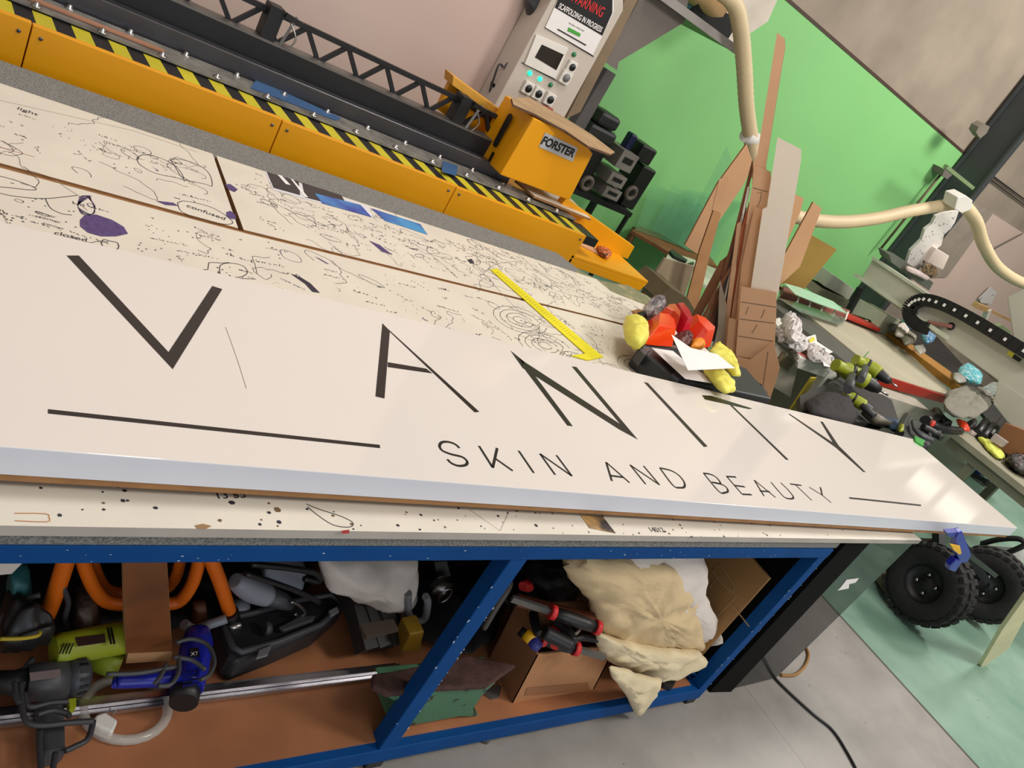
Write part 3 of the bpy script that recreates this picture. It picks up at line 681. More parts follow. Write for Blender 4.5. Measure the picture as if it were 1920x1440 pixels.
def wl(s_, p0, p1, h, m_, b_=.01):
    a_, c_ = U(*p0, 'y', YW), U(*p1, 'y', YW); d_ = c_ - a_; text(s_, 'sign_lettering', ws, a_, d_, Vector((-d_.z, 0, d_.x)), d_.length, m_, .0008, 0, b_, h)
wl('WARNING', (1068, 1), (1127, 33), .055, M('warning_red', (205, 40, 40), .5))
wl('SCAFFOLDING IN PROGRESS', (1046, 15), (1126, 61), .030, paper, .02)
wl('No Entry. Authorised', (1066, 45), (1094, 60), .010, black)
MB().prism(UP([(1066, 51), (1089, 63), (1087, 69), (1064, 58)], 'y', YW), (0, -.001, 0), M('green_block', (70, 160, 60), .5)).build('green_label', ws)
q([(1045, 53), (1098, 83), (1097, 85), (1044, 55)], .0085, black, 'sign_rule')
MB().prism(UP([(1018, 0), (1034, 0), (1022, 50), (1004, 40)], 'y', YP), (0, -.05, 0), M('pale_timber', (196, 172, 134), .7)).solo('timber_batten', 'pale timber batten beside the top of the control cabinet', 'batten')
MB().prism(UP([(1222, -50), (1196, 0), (1088, 210), (1062, 222), (1172, 0), (1200, -50)], 'y', 4.12), (0, .09, 0), polew).solo('wooden_post', 'tall brown post standing beside the electrical cabinet', 'post')
q4 = UP([(1139, 130), (1155, 140), (1105, 238), (1068, 232)], 'y', 4.3)
MB().prism([q4[0], q4[1], Vector((q4[1].x, 4.3, 0)), Vector((q4[3].x, 4.3, 0))], (0, .08, 0), M('slate_grey_panel', (82, 78, 76), .6)).solo('slate_sheet', 'slate grey panel between the brown post and the green wall', 'panel')
pf = thing('overhead_platform', 'grey sheet metal platform bracket jutting over the green wall', 'platform', U(1200, 60, 'y', 4.2))
MB().prism(UP([(1198, 0), (1220, -50), (1300, -50), (1283, 42), (1160, 116), (1157, 132), (1134, 116)], 'y', 4.21), (0, .012, 0), greyp).build('gusset', pf)
P0, P1 = U(1225, -20, 'y', 4.15), U(1381, 97, 'y', 4.15)
MB().beam(P0, (P1.x, P1.y, P0.z), .03, .05, M('light_grey_flange', (156, 150, 146), .5)).build('edge_beam', pf)
MB().box((P0.x, 4.16, P0.z - .02), (P1.x - .02, 5.4, P0.z + .0), M('green_soffit', (88, 140, 76), .6)).build('deck', pf)
# dust collector on the platform
dz = P0.z + .04
dx_ = thing('dust_collector', 'dust collector with cream bag above the platform, top of the photo', 'dust collector', (U(1320, 20, 'y', 4.6).x, 4.6, dz))
C0 = U(1318, -40, 'y', 4.5); MB().lathe((C0.x, C0.y, U(1300, 22, 'y', 4.5).z), (0, 0, 1), [(0, .05), (.01, .2), (.06, .25), (.5, .26), (.52, .0001)], M('cream_filter_bag', (196, 160, 116), .9, var=.12), 28).build('bag', dx_)
MB().lathe((C0.x, C0.y, U(1300, 31, 'y', 4.5).z - .01), (0, 0, 1), [(0, .17), (.05, .2), (.05, .0001)], teal, 24).build('ring', dx_)
MB().prism(UP([(1349, 22), (1335, 48), (1378, 82), (1440, 40), (1475, -40), (1400, -40)], 'y', 4.9), (0, .2, 0), M('white_hopper', (208, 198, 184), .5)).build('hopper', dx_)
MB().box((C0.x - .1, 4.3, dz), (C0.x + .3, 4.7, dz + .12), black).build('motor', dx_)
# hoses
def ptube(name, label, cat, pts, k, v, rad, m, parent=None, n=6, seg=14, ribs=0):
    P = smooth(UP(pts, k, v), n); R = [rad * (1 + (.05 if (i % 2) else 0) * ribs) for i in range(len(P))]
    b_ = MB().tube(P, R, m, seg)
    return b_.build(name, parent) if parent else b_.solo(name, label, cat)
ptube('extraction_hose', 'cream ribbed hose hanging down the left part of the green wall', 'hose', [(1340, -25), (1375, 5), (1388, 50), (1395, 120), (1400, 200), (1408, 258), (1416, 310), (1440, 370)], 'y', 4.05, .052, hose, n=14, ribs=1)
MB().tube([U(1399, 252, 'y', 4.05), U(1414, 262, 'y', 4.05)], .057, white).solo('hose_clip', 'white clip ring round the hanging hose behind the offcuts', 'clip')
ptube('extraction_hose', 'cream hose crossing the green wall to the white elbow', 'hose', [(1440, 385), (1500, 408), (1570, 416), (1640, 410), (1710, 395), (1802, 380)], 'y', 4.0, .055, hose, n=14, ribs=1)
ptube('extraction_hose', 'cream hose drooping from the white elbow to the right edge', 'hose', [(1808, 385), (1830, 415), (1845, 460), (1875, 505), (1930, 535), (2010, 550)], 'y', 3.9, .058, hose, n=14, ribs=1)
el = MB().prism(UP([(1796, 370), (1812, 367), (1824, 376), (1822, 392), (1804, 400), (1790, 392)], 'y', 3.84), (0, .14, 0), white); el.solo('hose_elbow', 'white plastic elbow joining two cream hoses near the column', 'elbow', bevel=.006)
# conduits on green wall + bracket on the column
MB().tube([U(1776, 312, 'y', 5.5), U(1650, 468, 'y', 5.5)], .016, M('pipe_brown', (96, 80, 60))).solo('wall_conduit', 'thin brown conduit running down the green wall beside the column', 'conduit')
MB().beam(U(1773, 312, 'y', 5.115), U(1823, 352, 'y', 5.115), .05, .04, M('sage_pipe', (120, 140, 100))).solo('conduit_arm', 'sage green conduit arm crossing the dark column', 'conduit')
MB().prism(UP([(1771, 318), (1788, 326), (1776, 336), (1767, 330)], 'y', 5.42), (0, .16, 0), greyp).solo('junction_box', 'small grey junction box on the green wall beside the column', 'junction box')
sb = MB().prism(UP([(1835, 238), (1846, 232), (1856, 238), (1850, 250), (1838, 260), (1830, 248)], 'y', 5.2), (0, .1, 0), M('sensor_grey', (120, 112, 100))); sb.solo('wall_sensor', 'small grey sensor fixed beside the dark column on concrete', 'sensor')
# cables at the left of the cabinet
ptube('power_cable', 'thin grey cable looping beside the control cabinet', 'cable', [(1015, -10), (1010, 30), (985, 70), (955, 118), (965, 140), (955, 150), (938, 120), (925, 150), (918, 172)], 'y', 4.12, .006, darkgrey)
cr = MB(); Pc = U(957, 128, 'y', 4.12); cr.tube([(Pc.x + .05 * math.cos(t_ * .4), 4.1, Pc.z + .05 * math.sin(t_ * .4)) for t_ in range(16)], .006, darkgrey, 8, closed=True); cr.solo('cable_coil', 'round grey cable coil hanging left of the control cabinet', 'cable')
MB().prism(UP([(928, 158), (938, 162), (934, 176), (924, 172)], 'y', 4.1), (0, .05, 0), black).solo('power_plug', 'black plug at the end of the cable below the coil', 'plug')
MB().pillow(UP([(985, 0), (1012, -20), (1014, 18), (1000, 42), (990, 40)], 'y', 4.15), (0, -1, 0), .10, darkgrey, n=24).solo('cable_reel', 'dark bundle of cable hanging above the cable loop', 'cable')

# ================================================================== TOOL CART by the green wall
YC = 4.9
ct = thing('tool_cart', 'black wheeled cart carrying grey and black tool boxes by the green wall', 'cart', U(1150, 420, 'y', YC))
kz = U(1185, 400, 'y', YC).z; kx0 = U(1065, 360, 'y', YC).x; kx1 = U(1187, 400, 'y', YC).x
MB().box((kx0, YC, kz - .04), (kx1, YC + .5, kz), black).build('tray', ct)
for x_ in (kx0 + .02, kx1 - .04, kx0 + .32):
    MB().box((x_, YC, 0), (x_ + .03, YC + .03, kz - .04), black).build('leg', ct); MB().box((x_, YC + .47, 0), (x_ + .03, YC + .5, kz - .04), black).build('leg', ct)
def cb(name, label, cat, cx_, cy_, w_, h_, m_, y=YC + .1, d=.25, z0=None, bev=.015, group=None, face=None):
    P = U(cx_, cy_, 'y', y); z_ = P.z
    b_ = MB().box((P.x - w_ / 2, y, z0 if z0 else z_ - h_ / 2), (P.x + w_ / 2, y + d, z_ + h_ / 2), m_)
    if face: b_.box((P.x - w_ * .28, y - .004, z_ - h_ * .12), (P.x + w_ * .3, y, z_ + h_ * .22), face)
    return b_.solo(name, label, cat, group, bev)
kp = U(1185, 396, 'y', YC).z
grp = 'grey handled tool cases stacked on the cart'
xs_ = U(1156, 368, 'y', YC + .03).x
for i, (cx_, cy_) in enumerate(((1148, 364), (1157, 339), (1176, 304))):
    cb('tool_case', ('bottom', 'middle', 'top')[i] + ' of three grey handled cases stacked on the black cart', 'case', cx_, cy_, .19, (.09, .10, .15)[i], M('case_grey', (128, 122, 116), .4), YC + .03, .28, group=grp, face=black)
cb('speaker_box', 'black box on the right end of the cart', 'box', 1205, 342, .17, .26, black, YC + .1, z0=kz)
cb('speaker_box', 'black box with a silver stripe on top of the right box', 'box', 1213, 292, .18, .14, black, YC + .1)
cb('speaker_box', 'black box on the left end of the cart below the dark cases', 'box', 1108, 300, .22, .26, black, YC + .12, z0=kz)
cb('camera_case', 'lower of two rounded black cases on the cart', 'case', 1130, 256, .30, .12, M('case_black', (30, 31, 32), .5), YC + .1, bev=.03)
cb('camera_case', 'upper rounded black case with a grey band on the cart', 'case', 1144, 230, .22, .11, M('case_black', None), YC + .1, bev=.03)
cb('spray_bottle', 'dark blue upright container between the black boxes', 'bottle', 1183, 270, .07, .16, M('navy_plastic', (18, 26, 70), .4), YC + .15, .08)
for i, (x_, y_) in enumerate(((1106, 334), (1183, 362))):
    P = U(x_, y_, 'y', YC + .03); P.z = max(P.z, kz + .07) if i else kz + .071; MB().tube([(P.x + .05 * math.cos(t_ * .4), P.y, P.z + .05 * math.sin(t_ * .4)) for t_ in range(16)], .02, M('coil_brown', (88, 78, 70), .6), 10, closed=True).solo('cable_roll', ('left', 'right')[i] + ' round brown cable roll on the black cart', 'cable', 'cable rolls on the cart')

# ================================================================== PERSPEX SHEETS + LOW TABLE by the wall
tb = thing('low_table', 'brown topped low table under the clear acrylic sheets', 'table', (U(1260, 470, 'z', .5).x, 4.6, 0))
TP = UP([(1184, 432), (1200, 424), (1330, 478), (1345, 500), (1262, 478), (1225, 455)], 'z', .50)
MB().prism(TP, (0, 0, -.03), M('table_brown', (120, 74, 38), .6, var=.25), None).build('table_top', tb)
for p in (TP[0], TP[3], TP[4], TP[1]): MB().box((p.x - .02 + (.05 if p is TP[0] else -.05), p.y - .02, 0), (p.x + .02 + (.05 if p is TP[0] else -.05), p.y + .02, .47), mdf_dark).build('leg', tb)
for i, (px_, dy, lb) in enumerate((([(1262, 348), (1222, 428), (1290, 470), (1345, 470), (1310, 370)], .0, 'front'), ([(1222, 345), (1190, 432), (1320, 478), (1360, 400)], .14, 'second'), ([(1290, 355), (1240, 450), (1340, 490), (1400, 380)], .28, 'rear'))):
    bt_ = U(1250, 455, 'z', .5); PL = ((bt_.x, bt_.y - .05 + dy * .3, .5), (0, -1, .25))
    pts = [U(a_, b_, 'pl', PL) for a_, b_ in px_]; mn = min(p.z for p in pts); pts = [p if p.z > .505 else Vector((p.x, p.y, .505)) for p in pts]
    MB().prism(pts, (0, .004, .001), clearg).solo('acrylic_sheet', lb + ' clear green tinted acrylic sheet leaning on the green wall', 'acrylic sheet', 'clear acrylic sheets leaning by the wall')
solo_sheet('acrylic_sheet', 'tall narrow clear sheet leaning against the green wall', 'acrylic sheet', [(1363, 275), (1372, 300), (1290, 470), (1270, 455)], 'y', 4.9, (0, .004, 0), clearg)

# ================================================================== OFFCUT BUNDLE standing behind the bench
OA = Vector((4.4, 2.04, 0)); OB = Vector((3.6, 3.27, 2.25)); ODIR = (OB - OA).normalized()
OW = Vector((.5, -.86, 0)).normalized(); ON = ODIR.cross(OW).normalized()
if ON.dot(CAMP - OA) < 0: ON = -ON
def off(label, px, d, m, side=mdf_edge, t=.006, name='offcut_strip', cat='offcut', group='board offcuts leaning in the bundle', dec=None, N=None, ret=False):
    pl_ = (OA + ON * d, ON)
    pts = [U(a_, b_, 'pl', pl_) for a_, b_ in px]; b_ = MB().prism(pts, -ON * t, m, side)
    if dec: dec(b_, pl_)
    return b_.solo(name, label, cat, group)
def mk(*lines):
    def f_(b_, pl_):
        for l in lines: b_.ribbon([U(a_, c_, 'pl', (pl_[0] + ON * .001, pl_[1])) for a_, c_ in l], .004, M('smudge_line', (120, 96, 72)), ON)
    return f_
MDFc = M('tan_mdf_face', (206, 162, 124), .7, var=.05, scale=3); MDF2 = M('warm_mdf_face', (196, 150, 110), .7, var=.06, scale=3)
off('tallest tan strip rising highest out of the bundle', [(1457, 61), (1471, 72), (1472, 90), (1470, 100), (1436, 310), (1440, 400), (1400, 560), (1412, 306), (1420, 290), (1454, 80)], .06, MDFc, mdf_dark, .012)
off('wide tan strip below the tallest one with a pencil sketch', [(1414, 308), (1445, 322), (1446, 345), (1438, 380), (1432, 420), (1400, 600), (1370, 600), (1410, 350)], .075, MDFc, dec=mk([(1420, 362), (1428, 360), (1426, 375), (1420, 388)], [(1412, 352), (1440, 360)]))
off('frosted white strip standing in the middle of the bundle', [(1458, 257), (1502, 280), (1502, 300), (1460, 545), (1456, 560), (1407, 545), (1430, 392), (1438, 388)], .13, M('frosted_white_strip', (226, 214, 196), .18, var=.02), None, .004)
off('long tan strip beside the frosted strip with slots', [(1415, 387), (1430, 392), (1410, 540), (1395, 640), (1376, 640), (1390, 500)], .10, MDF2, dec=mk([(1392, 400), (1380, 500)], [(1400, 420), (1390, 480)]))
off('wide brown board with ruled lines at the front of the bundle', [(1390, 537), (1456, 548), (1455, 600), (1450, 690), (1432, 748), (1385, 700), (1380, 660)], .17, MDFc, dec=mk([(1390, 566), (1455, 576)], [(1387, 598), (1452, 606)], [(1384, 630), (1450, 640)], [(1398, 590), (1404, 575)], [(1427, 597), (1434, 580)], [(1410, 625), (1420, 608)], [(1380, 668), (1406, 672), (1406, 676)]))
off('small tan board at the foot of the bundle', [(1378, 668), (1407, 674), (1450, 640), (1462, 690), (1442, 755), (1430, 745), (1386, 690)], .19, MDF2, dec=mk([(1428, 742), (1440, 660)]))
off('narrow tan strip low on the left of the board', [(1367, 596), (1384, 600), (1380, 672), (1372, 680), (1361, 660)], .15, MDF2)
off('leftmost thin dark strip of the bundle fan', [(1376, 470), (1380, 472), (1304, 612), (1292, 600), (1350, 490)], .02, mdf_dark)
off('dark brown strip fanned out to the left', [(1388, 400), (1398, 410), (1345, 600), (1315, 620), (1350, 530)], .03, MDF2, mdf_dark)
off('dark grey strip near the left of the fan', [(1396, 380), (1400, 390), (1352, 640), (1330, 640), (1360, 520)], .045, M('charcoal_board', (66, 52, 44), .7))
off('thin pale strip standing in the fan', [(1402, 350), (1407, 352), (1372, 500), (1345, 650), (1338, 650)], .05, cream)
off('orange edged strip inside the bundle', [(1404, 380), (1410, 372), (1390, 480), (1368, 640), (1356, 650), (1370, 500)], .055, M('orange_brown', (196, 104, 60), .6))
off('brown strip behind the white tall strip', [(1389, 503), (1398, 480), (1390, 540), (1374, 650), (1364, 660)], .085, MDF2)
off('short grey strip between tan strips', [(1350, 524), (1362, 570), (1358, 650), (1345, 640), (1348, 560)], .09, M('grey_card', (150, 136, 116), .7))
off('slim tan strip left of the slotted strip', [(1382, 420), (1392, 412), (1378, 520), (1360, 655), (1352, 650)], .07, MDFc)
off('thin dark edge strip leaning along the tall one', [(1410, 300), (1414, 310), (1378, 460), (1330, 640), (1322, 630), (1372, 450)], .035, mdf_dark)
fan = [((1386, 420), (1300, 640)), ((1390, 440), (1318, 655)), ((1394, 430), (1332, 660)), ((1398, 450), (1342, 665)), ((1402, 455), (1350, 660)), ((1396, 500), (1356, 668)), ((1388, 470), (1310, 625)), ((1384, 520), (1338, 660)), ((1405, 470), (1362, 670)), ((1380, 480), (1296, 628))]
ORD = 'first second third fourth fifth sixth seventh eighth ninth tenth'.split()
order = sorted(range(len(fan)), key=lambda j: fan[j][1][0])
for i, (a_, c_) in enumerate(fan):
    dx_f = 3 + (i % 3) * 1.5
    off('%s thin slat, %s from the left in the offcut fan' % (('tan', 'brown', 'cream', 'charcoal', 'brown')[i % 5], ORD[order.index(i)]), [a_, (a_[0] + dx_f, a_[1] + 2), (c_[0] + dx_f + 2, c_[1] + 6), c_], .008 + .006 * i, (MDF2, mdf_dark, cream, M('charcoal_board', None), mdf_dark)[i % 5], group='thin slats in the offcut fan')
# boards further back, right and left of the bundle
def back_sheet(label, px, x, m, name='leaning_board', dec=None):
    base = U(*px[-1], 'x', x); 
    return solo_sheet(name, label, 'board', px, 'y', x, (0, .012, 0), m, mdf_edge, dec=dec)
back_sheet('dark olive board leaning behind the offcut bundle on the right', [(1515, 437), (1569, 468), (1503, 548), (1464, 530), (1480, 490)], 3.75, olive)
back_sheet('tan strip leaning to the right behind the frosted strip', [(1525, 379), (1541, 391), (1500, 500), (1462, 535), (1462, 495)], 3.6, MDF2)
back_sheet('brown rounded board end just behind the frosted strip', [(1488, 363), (1507, 372), (1500, 400), (1468, 470), (1464, 450)], 3.55, MDF2)
back_sheet('tan hardboard sheet leaning left of the bundle with a taped note', [(1400, 270), (1412, 306), (1395, 345), (1350, 412), (1310, 478), (1284, 460), (1345, 345)], 3.9, MDF2, dec=lambda b_: b_.poly(UP([(1349, 335), (1366, 332), (1356, 375), (1342, 400), (1335, 395)], 'y', 3.898), M('clear_note', (196, 150, 112), .3)))
back_sheet('narrow tan plank leaning left of the fan', [(1338, 395), (1352, 400), (1333, 470), (1305, 590), (1280, 590), (1312, 470)], 3.6, M('plank_tan', (176, 128, 84), .7))
# white shelf unit left of bundle
su = thing('side_table', 'small white table with dark hand tools left of the leaning offcuts', 'table', U(1270, 560, 'z', .3))
MB().prism(UP([(1255, 472), (1300, 486), (1345, 505), (1330, 540), (1300, 520), (1240, 500)], 'z', .62), (0, 0, -.02), M('pale_mint_top', (206, 212, 190), .5)).build('table_top', su)
P_ = UP([(1247, 485), (1302, 500), (1283, 556), (1231, 510)], 'y', 3.75); MB().prism(P_, (0, .02, 0), M('taupe_panel', (160, 142, 118), .6)).build('front_panel', su)
for xq in (P_[0], P_[2]): MB().box((xq.x - .02, 3.8, 0), (xq.x + .02, 3.84, .6), white).build('leg', su)
MB().prism(UP([(1220, 515), (1258, 538), (1242, 560), (1230, 545)], 'y', 3.72), (0, .02, 0), M('mint_card', (168, 190, 156), .6)).solo('pale_card', 'small mint coloured card hanging beside the side table', 'card')
for i, px_ in enumerate(([(1253, 474), (1258, 471), (1287, 491), (1284, 494), (1262, 484)], [(1288, 497), (1298, 494), (1299, 498), (1290, 500)])):
    solo_sheet('hand_tool', ('long dark hand tool lying on the mint table edge', 'short black clip on the mint table')[i], 'hand tool', px_, 'z', .625, (0, 0, .02), black)
solo_sheet('shadow_block', 'olive brown block coloured as the shadow beside the fan of offcuts', 'box', [(1232, 560), (1258, 540), (1290, 560), (1320, 610), (1262, 600)], 'y', 3.4, (0, .3, 0), M('shadow_olive', (96, 84, 58), .8))  # solid block coloured as the dark brown shadow beside the fan

# ================================================================== TOOLBOX with masks, papers, gloves on the bench
ZT = .94
tbx = thing('tool_box', 'black flat tool box lying on the bench under the papers', 'tool box', U(1320, 700, 'z', ZB))
TBP = UP([(1197, 652), (1207, 643), (1300, 655), (1400, 690), (1448, 748), (1262, 708)], 'z', ZT)
b_ = MB().prism(TBP, (0, 0, -.078), M('toolbox_black', (38, 42, 44), .5)); b_.build('lid', tbx, bevel=.008)
MB().prism(UP([(1199, 655), (1209, 646), (1221, 655), (1210, 667)], 'z', ZT + .004), (0, 0, -.05), darkgrey).build('corner_cap', tbx, bevel=.003)
MB().prism(UP([(1258, 702), (1268, 696), (1280, 706), (1272, 712)], 'z', ZT + .004), (0, 0, -.05), darkgrey).build('corner_cap', tbx, bevel=.003)
def soft(name, label, cat, px, z, th, m, wr=.004, fr_=30, group=None, k='z', N=(0, 0, 1), n=40, puff=.5, flat=False):
    b_ = MB().pillow(UP(px, k, z), N, th, m, wr=wr, freq=fr_, n=n, puff=puff)
    if flat: b_.sm = [False] * len(b_.sm)
    return b_.solo(name, label, cat, group)
soft('rubber_glove', 'crumpled yellow rubber glove at the left of the orange masks', 'glove', [(1172, 595), (1185, 594), (1205, 606), (1213, 625), (1212, 643), (1198, 652), (1182, 640), (1172, 620)], 0.960, .08, glove, .006, group='yellow rubber gloves')
gl = MB(); gl.pillow(UP([(1318, 690), (1345, 690), (1374, 720), (1378, 733), (1366, 738), (1350, 728), (1335, 710)], 'z', 0.980), (0, 0, 1), .05, glove, wr=.004, freq=30)
gl.solo('rubber_glove', 'yellow rubber glove finger hanging below the white paper', 'glove', 'yellow rubber gloves')
gl = MB().pillow(UP([(1330, 660), (1342, 642), (1352, 652), (1375, 672), (1388, 705), (1380, 706), (1362, 684), (1345, 672)], 'z', 1.010), (0, 0, 1), .05, glove, wr=.006, freq=30)
gl.solo('rubber_glove', 'yellow rubber glove draped at the right end of the papers', 'glove', 'yellow rubber gloves')
def visor(label, px, z, m=orangep, h=.07):
    P = UP(px, 'z', z); c = sum(P, Vector()) / len(P); b_ = MB(); n = len(P)
    top_ = [c.lerp(p, .62) + Vector((0, 0, h)) for p in P]
    b_.add(P + top_, [[i, (i + 1) % n, n + (i + 1) % n, n + i] for i in range(n)] + [[n + i for i in range(n)]], m)
    return b_.solo('safety_visor', label, 'visor', 'orange plastic visors heaped on the tool box', bevel=.002)
visor('large faceted orange visor at the front left of the heap', [(1208, 630), (1213, 603), (1240, 606), (1256, 622), (1260, 650), (1230, 648), (1206, 645)], 0.945)
visor('dark orange visor in the middle of the heap', [(1224, 600), (1232, 590), (1250, 588), (1266, 612), (1264, 628), (1245, 610)], 0.960, M('deep_orange_acrylic', (190, 58, 20), .2))
visor('crimson visor at the back of the heap', [(1246, 584), (1262, 582), (1280, 605), (1289, 630), (1275, 632), (1262, 612)], 0.960, M('crimson_acrylic', (178, 20, 44), .2))
visor('bright orange curved visor at the right of the heap', [(1280, 602), (1305, 612), (1334, 640), (1332, 650), (1312, 654), (1300, 640), (1286, 622)], 0.945)
soft('orange_strap', 'amber padded strap under the right orange visor', 'strap', [(1296, 640), (1312, 636), (1322, 650), (1312, 656), (1294, 652)], 0.960, .05, M('amber', (232, 140, 20), .5))
soft('dark_strap', 'dark red tangled strap between the visors', 'strap', [(1262, 632), (1285, 625), (1296, 640), (1292, 652), (1270, 645)], 0.950, .06, M('maroon', (86, 28, 22), .5), .01, 60)
soft('plastic_wrap', 'crumpled clear plastic wrap behind the visors', 'plastic wrap', [(1204, 578), (1215, 566), (1238, 568), (1245, 584), (1236, 596), (1212, 592)], 0.960, .09, M('crumple_clear', (176, 170, 172), .2, alpha=.6, c2=(110, 100, 110), thr=(.45, .6), scale=40), .018, 40, n=26, flat=True)
soft('cardboard_scrap', 'brown cardboard scrap left of the plastic wrap', 'cardboard', [(1183, 584), (1195, 582), (1232, 596), (1228, 602), (1195, 594)], 0.920, .03, cardb)
soft('goggles', 'pair of black lensed goggles left of the orange visors', 'goggles', [(1192, 590), (1205, 588), (1225, 590), (1222, 600), (1200, 600)], 0.935, .05, black)
def sheetp(label, px, z, curl=0, m=paper, name='paper_sheet', group='papers on the black tool box'):
    P = UP(px, 'z', z)
    if curl: P = [p + Vector((0, 0, curl * (i in (0,)))) for i, p in enumerate(P)]
    c = sum(P, Vector()) / len(P); n = len(P); b_ = MB()
    b_.add(P + [c] + [p - Vector((0, 0, .0012)) for p in P] + [c - Vector((0, 0, .0012))], [[i, (i + 1) % n, n] for i in range(n)] + [[n + 1 + (i + 1) % n, n + 1 + i, 2 * n + 1] for i in range(n)] + [[i, n + 1 + i, n + 1 + (i + 1) % n, (i + 1) % n] for i in range(n)], m)
    return b_.solo(name, label, 'paper', group)
sheetp('lower white paper on the tool box showing at the left', [(1222, 652), (1262, 658), (1300, 690), (1340, 712), (1334, 718), (1285, 710)], 0.960)
sheetp('curled top white paper between visors and glove', [(1259, 627), (1295, 652), (1345, 664), (1378, 690), (1290, 694)], 1.035)
soft('black_tangle', 'dark tangle of cable at the right end of the tool box', 'cable', [(1370, 690), (1390, 700), (1440, 745), (1400, 742), (1372, 730)], 0.890, .06, black, .01, 60)

# ================================================================== DESK with crumpled papers right of the offcuts
ZD = .80
dk = thing('white_desk', 'small white desk heaped with papers right of the leaning offcuts', 'desk', U(1510, 660, 'z', 0.0) if False else (4.75, 2.62, 0))
DT = UP([(1452, 628), (1500, 672), (1566, 700), (1571, 708), (1560, 711), (1495, 690), (1452, 652)], 'z', ZD)
DTT = UP([(1450, 600), (1500, 670), (1568, 692), (1572, 680), (1530, 640), (1470, 590)], 'z', ZD)
MB().prism(DTT, (0, 0, -.035), white).build('desk_top', dk, bevel=.003)
MB().prism(UP([(1498, 672), (1567, 693), (1569, 706), (1560, 712), (1495, 690)], 'y', DTT[1].y + .0), (0, .02, 0), white).build('apron', dk)
MB().prism(UP([(1452, 640), (1498, 680), (1482, 745), (1440, 720)], 'y', DTT[1].y + .1), (0, .25, 0), M('desk_side', (186, 176, 160), .6)).build('side_cabinet', dk)
MB().prism(UP([(1467, 660), (1489, 678), (1477, 696), (1455, 678)], 'y', DTT[1].y + .095), (0, -.004, 0), M('brown_vent', (122, 104, 76), .6)).build('brown_pad', dk)
for p in (DTT[2], DTT[3], DTT[5]): MB().box((p.x - .05, p.y, 0), (p.x - .01, p.y + .04, ZD - .035), white).build('leg', dk)
MB().beam(U(1525, 708, 'y', 2.35), U(1480, 776, 'y', 2.35), .05, .012, M('yellow_edge', (190, 170, 40), .5), (0, 1, 0)).solo('yellow_upright', 'yellow edged upright strip below the papers desk', 'upright')
zc = ZD + .03
def crum(label, px, z=zc, th=.06, m=None): soft('crumpled_paper', label, 'paper', px, z, th, m or M('newsprint', (204, 198, 194), .8, c2=(96, 92, 96), thr=(.52, .62), scale=26), .026, 20, 'crumpled papers on the white desk', n=26, flat=True)
crum('rolled white sheet standing at the back of the paper heap', [(1466, 596), (1476, 588), (1500, 618), (1498, 648), (1478, 636)], zc + .06, .09, M('newswhite', (214, 208, 206), .8, var=.1, scale=30))
crum('grey newsprint heap in the middle of the desk', [(1455, 612), (1478, 620), (1502, 640), (1520, 656), (1500, 660), (1462, 640)], zc, .08)
crum('crumpled sheet at the right of the desk heap', [(1500, 640), (1525, 655), (1562, 680), (1556, 690), (1520, 672)], zc, .06)
sheetp('flat white sheet with a yellow note behind the heap', [(1500, 622), (1512, 632), (1529, 627), (1532, 640), (1562, 660), (1540, 668), (1505, 645)], zc + .02, 0, paper, group='crumpled papers on the white desk')
sheetp('flat white sheet overhanging the right corner of the desk', [(1540, 668), (1574, 678), (1566, 690), (1545, 686)], zc + .012, 0, paper, group='crumpled papers on the white desk')
solo_sheet('sticky_note', 'yellow sticky note on the desk papers', 'note', [(1517, 637), (1526, 631), (1528, 638), (1519, 642)], 'z', zc + .03, (0, 0, .001), M('note_yellow', (226, 214, 60)))
solo_sheet('red_tag', 'pink outlined tag near the front of the desk', 'tag', [(1494, 656), (1518, 668), (1514, 672), (1492, 660)], 'z', ZD + .002, (0, 0, .003), M('pink_tag', (232, 130, 120)))

# ================================================================== FLATBED CUTTER (bed, gantry)
cn = thing('flatbed_router', 'pale grey flatbed cutting machine with gantry and cable chain', 'machine', (6.9, 3.4, 0))
ZC = .85
bd = UP([(1640, 695), (1800, 752), (1640, 600), (1452, 540)], 'z', ZC); 
bx0, bx1, by0, by1 = 5.72, 7.55, 2.62, 3.85
bedp = [U(1570, 646, 'z', ZC), U(1655, 702, 'z', ZC), U(1790, 738, 'z', ZC), U(1640, 597, 'z', ZC), U(1452, 538, 'z', ZC)]
bedq = [bedp[1], bedp[2], bedp[3], bedp[4]]
bedq = UP([(1652, 702), (1793, 745), (1640, 601), (1465, 550)], 'z', ZC)
MB().prism(bedq, (0, 0, -.05), bedm).build('cutting_bed', cn)
MB().prism(UP([(1655, 704), (1786, 747), (1775, 758), (1645, 722)], 'y', bedq[0].y - .02), (0, .02, 0), M('red_band', (176, 40, 26), .4)).build('red_band', cn)
MB().prism(UP([(1636, 703), (1780, 752), (1772, 775), (1630, 735)], 'y', bedq[0].y), (0, .3, 0), cncw).build('bed_apron', cn)
MB().prism(UP([(1455, 533), (1490, 552), (1490, 558), (1455, 540)], 'y', bedq[3].y + .1), (0, .02, 0), red).build('red_band', cn)
MB().prism(UP([(1588, 590), (1650, 616), (1648, 622), (1586, 597)], 'z', ZC + .03), (0, 0, .02), red).build('red_band', cn)
lf = UP([(1440, 565), (1465, 560), (1650, 700), (1600, 690)], 'z', ZC - .01); MB().prism(lf, (0, 0, -.05), M('dark_bed_rail', (84, 84, 78), .5)).build('left_rail', cn)
wr_ = UP([(1632, 598), (1640, 596), (1812, 718), (1800, 726)], 'z', ZC + .04); MB().prism(wr_, (0, 0, -.06), M('timber_rail', (176, 124, 48), .6)).build('timber_rail', cn)
